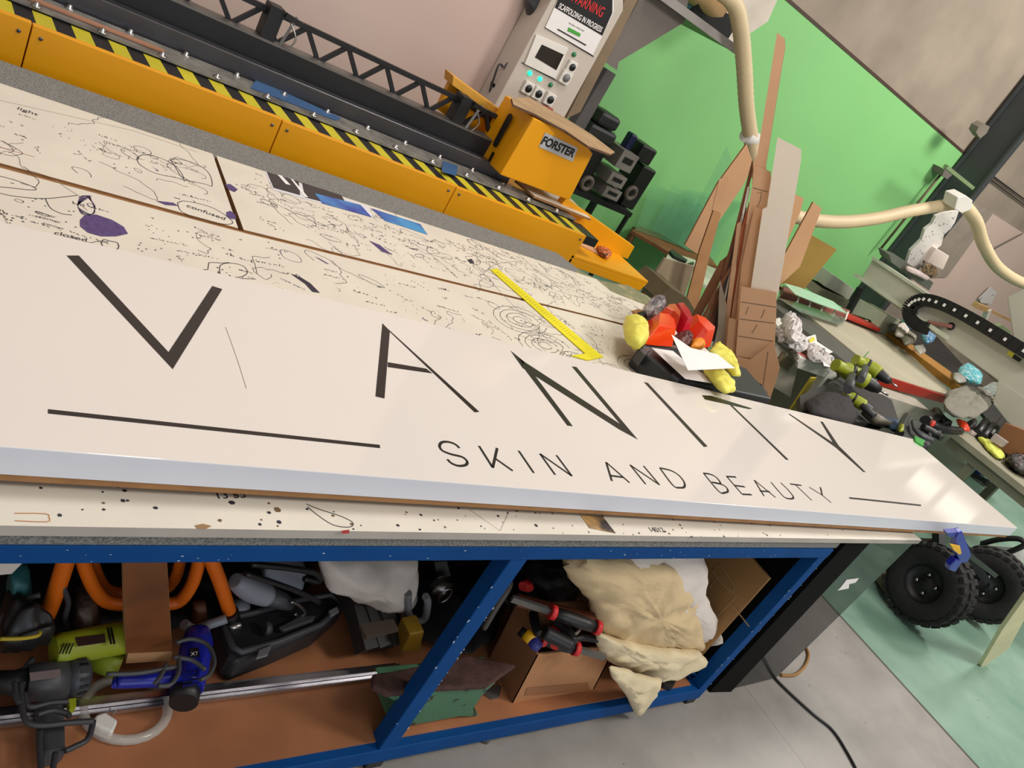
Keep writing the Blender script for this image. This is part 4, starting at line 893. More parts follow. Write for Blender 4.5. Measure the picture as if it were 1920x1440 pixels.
MB().box((bedq[0].x + .1, bedq[0].y + .05, 0), (bedq[1].x - .1, bedq[3].y - .05, ZC - .06), M('bed_base', (120, 114, 100), .6)).build('base', cn)
GX = 7.6
gp = UP([(1637, 480), (1950, 703), (1950, 840), (1790, 720), (1601, 517), (1612, 506)], 'x', GX)
gp = UP([(1637, 480), (1960, 712), (1960, 880), (1770, 640), (1610, 520)], 'x', GX)
MB().prism(UP([(1638, 482), (1960, 700), (1960, 778), (1612, 526)], 'x', GX), (.25, 0, 0), cncw).build('gantry_beam', cn, bevel=.01)
MB().prism(UP([(1600, 516), (1604, 512), (1776, 628), (1772, 636)], 'x', GX - .06), (.3, 0, 0), M('gantry_lip', (196, 200, 180), .5)).build('gantry_lip', cn)
MB().prism(UP([(1638, 481), (1960, 697), (1962, 703), (1636, 487)], 'x', GX - .01), (-.02, 0, 0), M('gantry_lip', None)).build('top_trim', cn)
MB().prism(UP([(1612, 560), (1664, 590), (1640, 620), (1632, 600), (1596, 588)], 'x', GX - .02), (.3, 0, 0), M('gantry_leg_green', (170, 176, 152), .5)).build('gantry_end', cn, bevel=.004)
MB().prism(UP([(1872, 712), (1975, 784), (1975, 860), (1888, 790), (1862, 757)], 'x', GX - .02), (.3, 0, 0), cncw).build('gantry_end', cn, bevel=.004)
MB().beam(U(1613, 540, 'x', GX - .05), U(1590, 585, 'x', GX - .05), .05, .05, black).build('strut', cn)
chm = MB(); ch = smooth(UP([(1740, 617), (1722, 610), (1708, 596), (1706, 578), (1718, 566), (1738, 563), (1770, 572), (1820, 597), (1880, 633), (1960, 682)], 'x', GX - .06), 5)
for i in range(len(ch) - 1): chm.beam(ch[i], ch[i].lerp(ch[i + 1], .96), .11, .08, black, (1, 0, 0))
ch_o = chm.build('cable_chain', cn)
cl_ = MB()
for i in range(16, len(ch) - 1, 2):
    m_ = ch[i].lerp(ch[i + 1], .5) + Vector((-.046, 0, 0)); cl_.box((m_.x - .002, m_.y - .012, m_.z - .014), (m_.x, m_.y + .012, m_.z + .014), paper)
cl_.build('link_marks', ch_o)
ptube('cable_sleeve', '', '', [(1740, 604), (1760, 608), (1784, 612)], 'x', GX - .05, .018, M('pink_sleeve', (150, 96, 88), .6), cn)
P = U(1783, 612, 'x', GX - .004); MB().disc((GX - .004, P.y, P.z), (-1, 0, 0), .035, .004, black).build('cable_port', cn)
MB().prism(UP([(1894, 656), (1905, 660), (1898, 670), (1888, 664)], 'x', GX - .002), (-.01, 0, 0), M('note_yellow', None)).build('yellow_tape', cn)
MB().prism(UP([(1904, 662), (1920, 670), (1911, 679), (1899, 672)], 'x', GX - .002), (-.01, 0, 0), black).build('display', cn)
MB().prism(UP([(1888, 556), (1960, 520), (1960, 660), (1900, 640)], 'x', GX + .1), (.3, 0, 0), cncw).build('spindle_cover', cn, bevel=.01)
# printed packs and clutter under the gantry (they sit on the bed)
def bed_item(name, label, cat, px, th, m, group=None, z=ZC + .11): soft(name, label, cat, px, z, th, m, .006, 30, group)
MB().prism(UP([(1640, 600), (1800, 720), (1900, 850), (1960, 850), (1700, 570)], 'z', .68), (0, 0, -.03), M('gap_sheet_dark', (34, 34, 34), .7)).build('gap_sheet', cn)  # dark sheet that makes the gap under the gantry read black
bed_item('printed_pack', 'blue wrapped pack under the left end of the gantry', 'pack', [(1694, 592), (1715, 598), (1722, 612), (1708, 616), (1692, 604)], .1, bluewrap)
bed_item('printed_pack', 'blue wrapped pack beside the black gap under the gantry', 'pack', [(1732, 616), (1755, 628), (1750, 640), (1738, 645), (1728, 630)], .09, bluewrap)
bed_item('printed_pack', 'turquoise printed pack lying near the end of the timber rail', 'pack', [(1798, 690), (1812, 682), (1842, 706), (1838, 720), (1815, 715), (1795, 700)], .1, tealwrap)
bed_item('white_rag', 'white rag between the blue packs under the gantry', 'rag', [(1676, 612), (1692, 606), (1704, 622), (1696, 634), (1680, 628)], .08, clothw)
bed_item('grey_pouch', 'grey pouch on the timber rail below the blue packs', 'pouch', [(1690, 628), (1704, 622), (1718, 632), (1714, 644), (1698, 646)], .07, M('pouch_grey', (150, 146, 130), .7))
bed_item('tape_roll', 'small white roll on the timber rail', 'roll', [(1712, 650), (1728, 648), (1736, 660), (1726, 664)], .05, white)
bed_item('black_pouch', 'black pouch at the far end of the timber rail', 'pouch', [(1668, 610), (1680, 604), (1688, 612), (1680, 622), (1668, 620)], .06, black)
bed_item('white_cable', 'white cable bundle beside the turquoise pack', 'cable', [(1788, 700), (1800, 702), (1812, 716), (1800, 718), (1788, 708)], .05, white)
soft('plastic_sleeve', 'clear printed sleeve hanging at the right of the timber rail', 'sleeve', [(1838, 728), (1862, 716), (1880, 722), (1866, 740), (1848, 745)], ZC + .05, .05, M('sleeve_print', (150, 160, 150), .3, c2=(50, 70, 90), thr=(.55, .6), scale=30))
# clear and mint trays on the far side of the bed
solo_sheet('mint_sheet', 'pale mint sheet lying on red ribs at the far side of the bed', 'sheet', [(1470, 532), (1500, 540), (1562, 566), (1588, 588), (1535, 570), (1490, 552)], 'z', ZC + .12, (0, 0, .005), M('mint_sheet', (172, 214, 184), .4))
rbx = thing('rib_rack', 'low red ribbed rack under the mint sheet', 'rack', U(1530, 580, 'z', ZC))
MB().prism(UP([(1462, 545), (1588, 590), (1584, 600), (1462, 558)], 'z', ZC + .002), (0, 0, .05), M('maroon_bar', (140, 84, 74), .6)).build('base_bar', rbx)
for k in range(5):
    t_ = k / 4; x_ = 1495 + 90 * t_; y_ = 560 + 33 * t_; MB().beam(U(x_, y_ + 6, 'z', ZC + .06), U(x_ + 5, y_ - 8, 'z', ZC + .1), .012, .012, white).build('rib', rbx)
solo_sheet('acrylic_tray', 'clear grey acrylic sheet lying on the bed in front of the red rack', 'acrylic sheet', [(1460, 560), (1490, 566), (1588, 598), (1576, 610), (1500, 585)], 'z', ZC + .03, (0, 0, .004), M('grey_clear', (150, 164, 150), .15, alpha=.55))
# printed box and laminated stuff at wall right of bundle
P_ = UP([(1564, 516), (1602, 541), (1590, 566), (1550, 548), (1545, 543)], 'y', 4.6)
MB().prism(UP([(1562, 515), (1602, 543), (1592, 562), (1546, 537)], 'y', 4.6), (0, .3, 0), M('pale_box', (188, 186, 172), .6)).solo('cardboard_carton', 'pale grey carton with small red marks against the green wall', 'carton', bevel=.003)
MB().prism(UP([(1540, 542), (1592, 564), (1598, 575), (1590, 580), (1528, 552)], 'y', 4.55), (0, .3, 0), M('low_crate_grey', (120, 112, 94), .7)).solo('grey_crate', 'low grey crate under the pale carton', 'crate', bevel=.003)  # low crate in one even grey
# items on the gantry top & wall beyond
dl = MB(); pts = [(1775, 398), (1798, 396), (1790, 418), (1782, 430), (1770, 440), (1765, 460), (1752, 470), (1740, 480), (1730, 500), (1712, 505), (1698, 500), (1708, 470), (1728, 450), (1735, 430), (1748, 420), (1755, 405)]
dl.prism(UP(pts, 'y', 4.2), (0, .03, 0), M('note_white', (214, 208, 202), .7, c2=(120, 120, 130), thr=(.62, .66), scale=30)); dl.solo('taped_notes', 'ragged strip of white notes hanging below the hose elbow', 'notes')
solo_sheet('white_box', 'small white box on the gantry beneath the notes', 'box', [(1755, 466), (1780, 480), (1768, 506), (1738, 492)], 'y', 4.15, (0, .1, 0), M('box_cream', (224, 208, 196), .6), bevel=.003)
soft('tape_ring', 'round multicoloured tape ring beside the small white box', 'tape', [(1728, 498), (1742, 492), (1755, 500), (1758, 515), (1745, 522), (1730, 512)], 4.1, .06, M('ring_multi', (150, 120, 90), .5, c2=(60, 60, 40), thr=(.45, .6), scale=30), k='y', N=(0, 1, 0))
solo_sheet('gantry_shelf', 'dark grey shelf plate standing on the gantry end', 'shelf', [(1668, 478), (1695, 488), (1750, 530), (1742, 545), (1672, 492)], 'y', 4.15, (0, .15, 0), M('shelf_grey', (104, 108, 98), .6))
soft('white_rag', 'pinkish white rag at the foot of the hanging notes', 'rag', [(1700, 498), (1720, 505), (1745, 520), (1740, 527), (1712, 514), (1696, 506)], 4.1, .06, M('rag_pink', (214, 196, 190), .8), k='y', N=(0, 1, 0))
# small wooden handles on the wall right
solo_sheet('wall_notice', 'small white notice with drawing on the pink wall', 'notice', [(1858, 538), (1870, 548), (1858, 570), (1840, 568), (1835, 560)], 'y', YB - .06, (0, .01, 0), M('notice', (206, 200, 196), .7, c2=(60, 60, 70), thr=(.62, .66), scale=14))
pt_ = MB(); pt_.beam(U(1828, 571, 'y', 4.2), U(1850, 580, 'y', 4.2), .06, .06, timber); pt_.beam(U(1852, 580, 'y', 4.2), U(1905, 606, 'y', 4.2), .03, .03, timber); pt_.beam(U(1853, 580, 'y', 4.18), U(1846, 597, 'y', 4.18), .06, .05, white); pt_.solo('wooden_handle', 'pale wooden handle frame above the gantry at the right', 'handle')  # wooden handle frame of three short beams
MB().tube(smooth(UP([(1925, 592), (1912, 590), (1904, 598), (1910, 608), (1930, 606)], 'y', 4.0), 4), .012, black).solo('black_strap_loop', 'black loop of strap at the right edge above the gantry', 'strap')
solo_sheet('green_bracket', 'small green bracket on top of the gantry at the right', 'bracket', [(1868, 612), (1880, 610), (1896, 622), (1886, 634), (1862, 620)], 'y', 3.9, (0, .05, 0), M('bracket_green', (108, 124, 88), .6))  # small green bracket, a flat slab on the gantry

# ================================================================== CORDLESS DRILLS on a black trolley
bt2 = thing('tool_trolley', 'black tool trolley standing between the sign and the router', 'trolley', (4.5, 1.9, 0))
tp = UP([(1500, 742), (1590, 700), (1672, 750), (1684, 785), (1655, 798), (1500, 775)], 'z', .80)
MB().prism(tp, (0, 0, -.03), M('trolley_black', (40, 38, 38), .6)).build('top_tray', bt2)
MB().box((4.1, 1.75, .05), (4.5, 2.0, .77), M('trolley_black', None)).build('cabinet', bt2)
for x_, y_ in ((4.15, 1.78), (4.45, 1.78), (4.15, 1.97), (4.45, 1.97)): MB().disc((x_, y_ - .01, .03), (0, 1, 0), .03, .02, black).build('caster', bt2)
def drill(label, body, handle, k, v, r, chuck, grp='lime cordless drills on the trolley', bat=True):
    P = UP(body, k, v); Q = UP(handle, k, v)
    t = thing('cordless_drill', label, 'drill', min(P + Q, key=lambda p: p.z), grp)
    n = len(P); R = [pxr(r * f_, P[i]) for i, f_ in enumerate([.75, 1, 1.05, .95][:n])]
    MB().tube(smooth(P, 4), [R[min(n - 1, i // 4)] for i in range(4 * (n - 1) + 1)], lime, 14).build('motor_housing', t)
    d = (P[-1] - P[-2]).normalized(); rr = R[-1]
    MB().lathe(P[-1], d, [(0, rr * .9), (rr * 1.2, rr * .75), (rr * 2.0, rr * .45), (rr * 2.1, .001)], black, 16).build('chuck', t)
    MB().tube([P[-1] + d * rr * 2, P[-1] + d * rr * 3.2], rr * .15, steel, 6).build('bit', t)
    MB().tube(Q, [rr * .6, rr * .55], darkgrey, 10).build('handle', t)
    if bat:
        c = Q[-1]; b_ = MB(); s_ = rr * 1.1; b_.box((c.x - s_, c.y - s_, c.z - s_ * .6), (c.x + s_, c.y + s_, c.z + s_ * .6), black); b_.build('battery', t, bevel=.006)
    mid = P[1]; MB().tube([mid.lerp(P[2], .2) , mid.lerp(P[2], .5)], R[1] * 1.03, black, 14).build('grip_band', t)
    return t
drill('lime drill lying nearest the desk corner', [(1566, 684), (1586, 694), (1606, 705), (1624, 716)], [(1598, 706), (1590, 730)], 'z', .92, 16, 1, bat=False)
drill('lime drill with a green bit upright behind the nearest drill', [(1604, 674), (1620, 682), (1634, 691), (1648, 701)], [(1622, 690), (1614, 712)], 'z', .96, 13, 1, bat=False)
drill('third lime drill lower down with a long grey handle', [(1584, 738), (1596, 745), (1608, 753), (1620, 761)], [(1616, 760), (1640, 780)], 'z', .86, 11, 1, bat=False)
MB().beam(U(1618, 672, 'z', .98), U(1628, 660, 'z', 1.0), .006, .012, M('green_spike', (20, 120, 50))).solo('green_marker', 'short green pen sticking up behind the lime drills', 'pen')
MB().tube([U(1622, 770, 'z', .84), U(1640, 785, 'z', .84), U(1675, 800, 'z', .84)], [.03, .035, .02], M('pole_grey', (112, 104, 88), .5), 10).solo('rubber_torch', 'grey tapering torch lying below the third drill', 'torch')
MB().pillow(UP([(1655, 785), (1680, 790), (1700, 812), (1672, 806)], 'z', .84), (0, 0, 1), .05, M('denim_blue', (52, 78, 104), .7), wr=.004).solo('blue_glove', 'dark blue glove beside the torch on the trolley', 'glove')
# ================================================================== FAR WORKBENCH (right edge) and what is on it
fbn = thing('side_workbench', 'grey green workbench running off the right edge of the photo', 'workbench', (6.9, 1.4, 0))
XB = 6.45; zb_ = .75
MB().box((XB, .9, zb_ - .05), (XB + .9, 2.2, zb_), M('bench_grey_green', (146, 142, 120), .5)).build('bench_top', fbn, bevel=.003)
MB().box((XB + .02, .95, zb_ - .12), (XB + .06, 2.17, zb_ - .05), M('bench_rail', (112, 112, 92), .5)).build('rail', fbn)
for y_ in (1.0, 1.9): 
    MB().box((XB + .03, y_, 0), (XB + .09, y_ + .06, zb_ - .05), M('bench_rail', None)).build('leg', fbn); MB().box((XB + .8, y_, 0), (XB + .86, y_ + .06, zb_ - .05), M('bench_rail', None)).build('leg', fbn)
crp = thing('blue_dolly', 'low dark blue wheeled dolly on the floor beyond the side workbench', 'dolly', U(1850, 905, 'x', 9.6))
MB().prism(UP([(1826, 866), (1840, 872), (1852, 872), (1856, 869), (1876, 884), (1872, 892), (1860, 900), (1852, 897), (1815, 880)], 'x', 9.6), (.3, 0, 0), M('navy_seat', (16, 40, 96), .5)).build('seat', crp, bevel=.004)
MB().beam(U(1812, 882, 'x', 9.56), U(1850, 903, 'x', 9.56), .05, .05, black).build('foot_bar', crp)
for x_, y_ in ((1850, 905), (1874, 888)): MB().tube([U(x_, y_, 'x', 9.56), U(x_, y_, 'x', 9.62)], .04, black, 12).build('caster', crp)
# jumble of black tools between sign end and side bench
def bx(name, label, cat, px, k, v, vec, m, bev=.004, group=None): return MB().prism(UP(px, k, v), vec, m).solo(name, label, cat, group, bev)
crt = thing('tool_bin', 'open black bin of tools between the sign and the side bench', 'bin', U(1715, 815, 'z', 0))
MB().prism(UP([(1688, 800), (1720, 785), (1752, 815), (1745, 835), (1712, 838), (1690, 815)], 'z', .90), (0, 0, -.89), M('bin_black', (30, 30, 30), .6)).build('bin_body', crt, bevel=.01)
MB().tube(smooth(UP([(1712, 790), (1716, 806), (1730, 818), (1748, 826)], 'z', .93), 4), .012, darkgrey, 8).build('bin_handle', crt)
MB().prism(UP([(1712, 820), (1732, 828), (1728, 838), (1715, 830)], 'z', .94), (0, 0, .01), M('leaf_green', (36, 150, 44), .5)).solo('green_pouch', 'small bright green pouch beside the end of the sign', 'pouch')
for i, (px_, r_, lab) in enumerate((([(1735, 790), (1755, 785), (1775, 800)], .04, 'black pistol grip tool nearest the grey towel'), ([(1748, 795), (1770, 805), (1800, 808)], .03, 'long black power tool lying toward the side bench'), ([(1700, 780), (1690, 800), (1688, 812)], .02, 'black clamp handle standing above the bin'), ([(1755, 770), (1765, 785), (1780, 795)], .03, 'black tool body tucked under the grey towel'), ([(1730, 800), (1752, 812), (1765, 822)], .02, 'thin black handle lying in the tool bin'))):
    P = smooth(UP(px_, 'z', .80 if i in (0, 1, 3) else .92), 4); b_ = MB().tube(P, [r_ * (1.1 - .3 * abs(j / len(P) - .4)) for j in range(len(P))], black, 10)
    b_.tube([P[2], P[2] + Vector((.02, -.06, -.05))], r_ * .6, darkgrey, 8); b_.solo('hand_tool', lab, 'power tool', 'black tools around the bin')
soft('lime_clip', 'tiny lime clip on the left of the tool bin', 'clip', [(1686, 796), (1693, 798), (1692, 810), (1686, 808)], .95, .03, lime)
soft('red_cap', 'small red cap among the black tools', 'cap', [(1744, 790), (1752, 792), (1752, 799), (1745, 798)], 1.0, .03, redp)  # loose red cap, shaped as a small soft lump
soft('grey_towel', 'grey towel draped over the corner of the router bed', 'towel', [(1772, 740), (1790, 728), (1825, 726), (1850, 738), (1868, 756), (1850, 768), (1830, 785), (1800, 788), (1770, 768), (1765, 760)], .92, .08, rag, .03, 7)
soft('orange_holster', 'orange red holster strap beside the black tools', 'holster', [(1793, 786), (1810, 792), (1818, 808), (1810, 808), (1800, 800)], .80, .04, M('red_orange', (232, 66, 32), .4))
soft('black_helmet', 'round black glossy tool head behind the orange strap', 'power tool', [(1812, 792), (1822, 787), (1831, 792), (1828, 804), (1816, 804)], .80, .07, black)
for i, (a_, c_) in enumerate((((1832, 812), (1848, 790)), ((1842, 820), (1861, 797)), ((1854, 818), (1880, 786)))):
    MB().tube([U(*a_, 'z', .785), U(*c_, 'z', .785)], .032, black, 12).solo('spray_tube', ('first', 'second', 'third and longest')[i] + ' black tube from the left on the side workbench', 'tube', 'black tubes on the side workbench')
bx('brown_carton', 'plain brown carton on the side workbench at the right edge', 'carton', [(1884, 792), (1940, 815), (1925, 850), (1890, 853), (1860, 830)], 'x', 6.95, (.3, 0, 0), cardd)
bx('clear_case', 'clear plastic case leaning on the brown carton', 'case', [(1865, 812), (1888, 828), (1876, 838), (1855, 825)], 'x', 6.8, (.05, 0, 0), M('clear_case', (190, 180, 176), .3, alpha=.8))
soft('rubber_glove', 'lime yellow glove lying along the side workbench edge', 'glove', [(1832, 820), (1845, 820), (1856, 836), (1880, 850), (1884, 860), (1872, 860), (1850, 840), (1842, 828)], .77, .05, M('lime_glove', (206, 214, 90), .6), .005, 30, 'yellow rubber gloves')
bx('pale_tray', 'pale pink plastic tray at the near end of the side workbench', 'tray', [(1808, 806), (1826, 802), (1842, 816), (1838, 824), (1820, 815)], 'z', .752, (0, 0, .03), M('pale_pink_tray', (206, 186, 178), .4))
soft('tool_heap', 'dark heap of tools at the right edge of the side workbench', 'tools', [(1885, 860), (1905, 850), (1930, 870), (1935, 895), (1905, 880)], .79, .1, M('heap_dark', (40, 36, 34), .5, c2=(150, 120, 116), thr=(.6, .66), scale=30), .02, 30)
# black bag on the near side of the trolley
soft('black_bag', 'flat black bag behind the far edge of the sign', 'bag', [(1510, 755), (1540, 738), (1590, 748), (1606, 790), (1590, 800), (1520, 776)], .84, .1, M('bag_black', (34, 31, 32), .8), .004)
solo_sheet('white_drawer_unit', 'low white drawer unit behind the sign near the drills', 'drawer unit', [(1640, 735), (1745, 770), (1735, 790), (1700, 800), (1610, 765)], 'y', 2.35, (0, .15, 0), M('drawer_white', (176, 168, 154), .5), bevel=.004)

# ================================================================== QUAD BIKE at the end of the sign
qb = thing('quad_bike', 'black quad bike with knobbly tyres parked past the end of the bench', 'quad bike', (5.1, 1.1, 0))
def tyre(cx_, cy_, cz_, R, w_, ax_):
    t_ = MB(); A_ = Vector(ax_).normalized(); c = Vector((cx_, cy_, cz_))
    prof = [(-w_ * .36, R * .46), (-w_ * .48, R * .56), (-w_ * .5, R * .78), (-w_ * .42, R * .92), (-w_ * .2, R * .97), (w_ * .2, R * .97), (w_ * .42, R * .92), (w_ * .5, R * .78), (w_ * .48, R * .56), (w_ * .36, R * .46)]
    t_.lathe(c, A_, prof, rubber, 44)
    u = A_.orthogonal().normalized(); v = A_.cross(u); n = 26
    for k in range(n):
        for j, (a0, a1, ph) in enumerate(((-.5, -.2, 0), (-.14, .14, .5), (.2, .5, 0))):
            a = 2 * math.pi * (k + ph) / n; rd = u * math.cos(a) + v * math.sin(a); tg = A_.cross(rd)
            rr = R * (.97 if j == 1 else .93); mid_ = c + A_ * w_ * (a0 + a1) / 2 + rd * rr
            t_.beam(mid_ - tg * R * .07, mid_ + tg * R * .07, w_ * (a1 - a0) * .9, R * .09, rubber, rd)
    o_ = t_.build('tyre', qb)
    MB().lathe(c, A_, [(-w_ * .38, R * .47), (-w_ * .2, R * .44), (-w_ * .12, R * .2), (-w_ * .2, R * .12), (-w_ * .22, .001)], M('black_rim', (12, 12, 12), .5), 28).build('rim', o_)
    for k in range(4):
        a = math.pi / 2 * k + .4; p = c - A_ * w_ * .16 + (u * math.cos(a) + v * math.sin(a)) * R * .24
        MB().disc(p, -A_, R * .045, .012, steel, 8).build('wheel_nut', o_)
T1, T2 = U(1741, 1096, 'z', .245), U(1850, 1096, 'z', .245)
tyre(T1.x, T1.y, .247, .236, .17, (1, -.12, 0))
tyre(T2.x, T2.y, .247, .240, .17, (1, .18, 0))
MB().tube([(T1.x + .05, T1.y, .25), (T2.x - .03, T2.y, .25)], .025, black).build('axle', qb)
MB().pillow(UP([(1630, 1015), (1700, 1008), (1770, 1010), (1765, 1045), (1740, 1052), (1700, 1030), (1670, 1035)], 'x', 5.2), (1, 0, 0), .3, black, n=30).build('body', qb)
MB().beam((T1.x + .1, T1.y, .28), (T1.x + .3, T1.y + .3, .5), .05, .05, blackm).build('suspension_arm', qb); MB().beam((T2.x - .08, T2.y, .28), (T1.x + .4, T1.y + .3, .5), .05, .05, blackm).build('suspension_arm', qb)
MB().tube(smooth(UP([(1840, 1020), (1870, 1012), (1908, 1010), (1922, 1020), (1905, 1030), (1880, 1038), (1855, 1030), (1838, 1022)], 'x', 5.9), 4), .018, black, 8).build('carry_rack', qb)
MB().pillow(UP([(1846, 1025), (1870, 1030), (1868, 1040), (1850, 1040)], 'x', 6.2), (1, 0, 0), .1, red, n=20).build('tail_light', qb)
MB().tube([U(1757, 1035, 'x', 5.1), U(1775, 1045, 'x', 5.1)], .03, dullsteel, 10).build('shock_absorber', qb)
bx('white_carton', 'white carton behind the quad bike', 'carton', [(1812, 1020), (1900, 1026), (1890, 1085), (1830, 1060)], 'x', 7.4, (.3, 0, 0), M('carton_white', (206, 204, 200), .6))
jc = thing('fuel_jug', 'white plastic jug with a red cap behind the second tyre', 'jug', U(1895, 1085, 'x', 6.9))
MB().pillow(UP([(1880, 1062), (1900, 1058), (1908, 1068), (1905, 1085), (1890, 1095), (1878, 1080)], 'x', 6.9), (1, 0, 0), .12, white, n=24).build('bottle', jc)
P = U(1893, 1065, 'x', 6.8); MB().disc(P, (-1, 0, .3), .025, .03, redp).build('cap', jc)
bx('cream_board', 'cream board standing on edge at the right of the green floor', 'board', [(1833, 1260), (1892, 1215), (1922, 1160), (1990, 1020), (1930, 1110), (1880, 1180)], 'y', .77, (0, .02, 0), M('cream_board', (206, 196, 158), .5), 0)
solo_sheet('bar_stack', 'stack of pale timber offcuts behind the tinted panel', 'timber', [(1640, 1085), (1700, 1025), (1718, 1030), (1668, 1120), (1650, 1100)], 'z', .02, (0, 0, .05), M('stack_wood', (120, 110, 84), .7, var=.3, scale=14))
# ================================================================== CLAMP at sign end
ck = thing('bar_clamp', 'blue and yellow bar clamp gripping the end of the sign', 'clamp', U(1800, 1060, 'y', .86))
MB().prism(UP([(1787, 990), (1795, 988), (1810, 1025), (1812, 1032), (1806, 1045), (1792, 1048), (1780, 1020), (1782, 1000)], 'y', .85), (0, -.025, 0), bluep).build('jaw', ck, bevel=.005)
MB().prism(UP([(1784, 1040), (1797, 1042), (1782, 1065), (1770, 1060), (1772, 1052)], 'y', .85), (0, -.025, 0), bluep).build('trigger_handle', ck, bevel=.005)
MB().prism(UP([(1779, 1018), (1798, 1022), (1801, 1036), (1796, 1038), (1786, 1030)], 'y', .823), (0, -.006, 0), M('clamp_yellow', (232, 176, 20), .4)).build('yellow_button', ck, bevel=.002)
MB().beam(U(1805, 1032, 'y', .84), U(1868, 1080, 'y', .84), .008, .02, black).build('bar', ck)
MB().prism(UP([(1783, 1000), (1770, 998), (1768, 992), (1790, 990)], 'y', .85), (0, -.02, 0), bluep).build('jaw_pad', ck)

# ================================================================== DARK DISPLAY CASE beside the bench
ds = thing('smoked_case', 'black case with a smoked clear side standing at the bench end', 'case', (3.0, 1.0, 0))
MB().prism([(2.73, .93, 0), (2.86, .915, 0), (2.86, 1.45, 0), (2.73, 1.45, 0)], (0, 0, .845), M('matt_black_panel', (6, 6, 6), .7, spec=.15)).build('black_upright', ds, bevel=.002)
MB().prism(UP([(1362, 1294), (1455, 1271), (1715, 1016), (1618, 1016)], 'y', .925), (0, .005, 0), smoke).build('smoked_panel', ds)
st = MB().prism(UP([(1587, 1087), (1610, 1084), (1604, 1092), (1592, 1095), (1591, 1103), (1570, 1107), (1576, 1101)], 'y', .9245), (0, -.001, 0), paper); st.build('torn_sticker', ds)
ptube('black_cable', 'black cable running along the concrete floor', 'cable', [(1425, 1232), (1455, 1274), (1520, 1335), (1560, 1368), (1588, 1410), (1612, 1455)], 'z', .006, .006, black)
ptube('brown_cable', 'brown cord looping out beside the smoked case', 'cord', [(1512, 1215), (1516, 1230), (1508, 1250), (1490, 1265), (1464, 1266)], 'z', .006, .007, M('brown_cord', (150, 110, 60), .6))

# ================================================================== UNDER THE BENCH, LEFT BAY
ZF = .09
def ub(n_, l_, c_, P_=None): return thing(n_, l_, c_, P_)
al = MB()
for dz_, dy_ in ((0, 0), (.014, .012), (0, .026)): al.beam((-.6, 1.09 + dy_, ZF + .012 + dz_), (1.33, 1.10 + dy_, ZF + .012 + dz_), .016, .012, M('aluminium_extrusion', (190, 188, 192), .25, metal=1))
al.solo('aluminium_rail', 'long bright aluminium rail lying along the brown shelf', 'rail')
# heat gun
K, V = 'z', .17
hg = ub('heat_gun', 'dark grey heat gun with wrapped cord at the front left of the shelf', 'heat gun', U(90, 1300, 'z', ZF))
hp = UP([(48, 1280), (85, 1278), (122, 1272)], K, V); r_ = pxr(36, hp[1])
MB().tube(hp, [r_ * .92, r_, r_], darkgrey, 22).build('body', hg)
hc = UP([(122, 1272), (140, 1270), (156, 1267), (165, 1266)], K, V); cap_ = MB().tube(hc, [r_ * .98, r_ * 1.03, r_ * .98, r_ * .8], M('vent_grey', (54, 56, 62), .5), 22)
d_ = (hc[3] - hc[0]).normalized(); u_ = d_.orthogonal().normalized(); v_ = d_.cross(u_)
for k in range(16):
    a_ = k * math.pi / 8; rd = u_ * math.cos(a_) + v_ * math.sin(a_)
    cap_.beam(hc[1] + rd * r_ * 1.02, hc[2] + rd * r_ * 1.0, .006, .004, black, rd)
cap_.build('vent_cap', hg)
hn = UP([(-10, 1278), (20, 1280), (48, 1280)], K, V); MB().tube(hn, [r_ * .55, r_ * .62, r_ * .8], black, 18).build('nozzle', hg)
MB().prism(UP([(55, 1262), (113, 1255), (114, 1270), (57, 1277)], K, V + r_ + .002), (0, 0, .001), M('rating_label', (126, 112, 110), .5)).build('rating_label', hg)
hh = MB().prism(UP([(72, 1305), (122, 1302), (126, 1410), (80, 1420)], 'z', .15), (0, 0, -.045), darkgrey); hh.build('handle', hg, bevel=.012, bseg=3)
MB().prism(UP([(124, 1322), (138, 1320), (138, 1336), (126, 1340)], 'z', .14), (0, 0, .02), lime).build('trigger', hg)
hcord = MB()
for ps in ([(62, 1235), (42, 1265), (40, 1310), (48, 1350), (75, 1360), (130, 1355), (175, 1352)], [(45, 1300), (55, 1325), (95, 1318), (128, 1315)], [(70, 1340), (100, 1332), (125, 1338), (130, 1345)], [(175, 1352), (165, 1385), (140, 1400), (122, 1408)], [(76, 1365), (74, 1400), (78, 1450)], [(104, 1412), (98, 1450)], [(28, 1280), (30, 1305), (38, 1320)]):
    hcord.tube(smooth(UP(ps, K, .19 if ps[0][1] < 1345 else .16), 6), .006, M('cord_grey', (52, 52, 54), .5), 8)
hcord.build('cord', hg)
pg = ub('power_plug', 'white two pin power plug resting on the shelf beside the heat gun', 'plug', U(195, 1355, 'z', ZF))
MB().prism(UP([(180, 1340), (198, 1334), (222, 1350), (212, 1374), (188, 1364), (174, 1356)], 'z', ZF + .035), (0, 0, -.03), white).build('plug_body', pg, bevel=.005)
for a_, c_ in (((200, 1338), (207, 1328)), ((212, 1342), (220, 1330))): MB().beam(U(*a_, 'z', ZF + .03), U(*c_, 'z', ZF + .04), .002, .006, steel).build('pin', pg)
ring = [(235 + 80 * math.cos(k * .2618) , 1330 + 58 * math.sin(k * .2618)) for k in range(24)]
MB().tube(UP(ring, 'z', ZF + .012), .011, M('clear_pvc', (206, 200, 192), .12, alpha=.42), 10, closed=True).solo('clear_hose', 'loop of clear plastic hose lying on the shelf', 'hose')
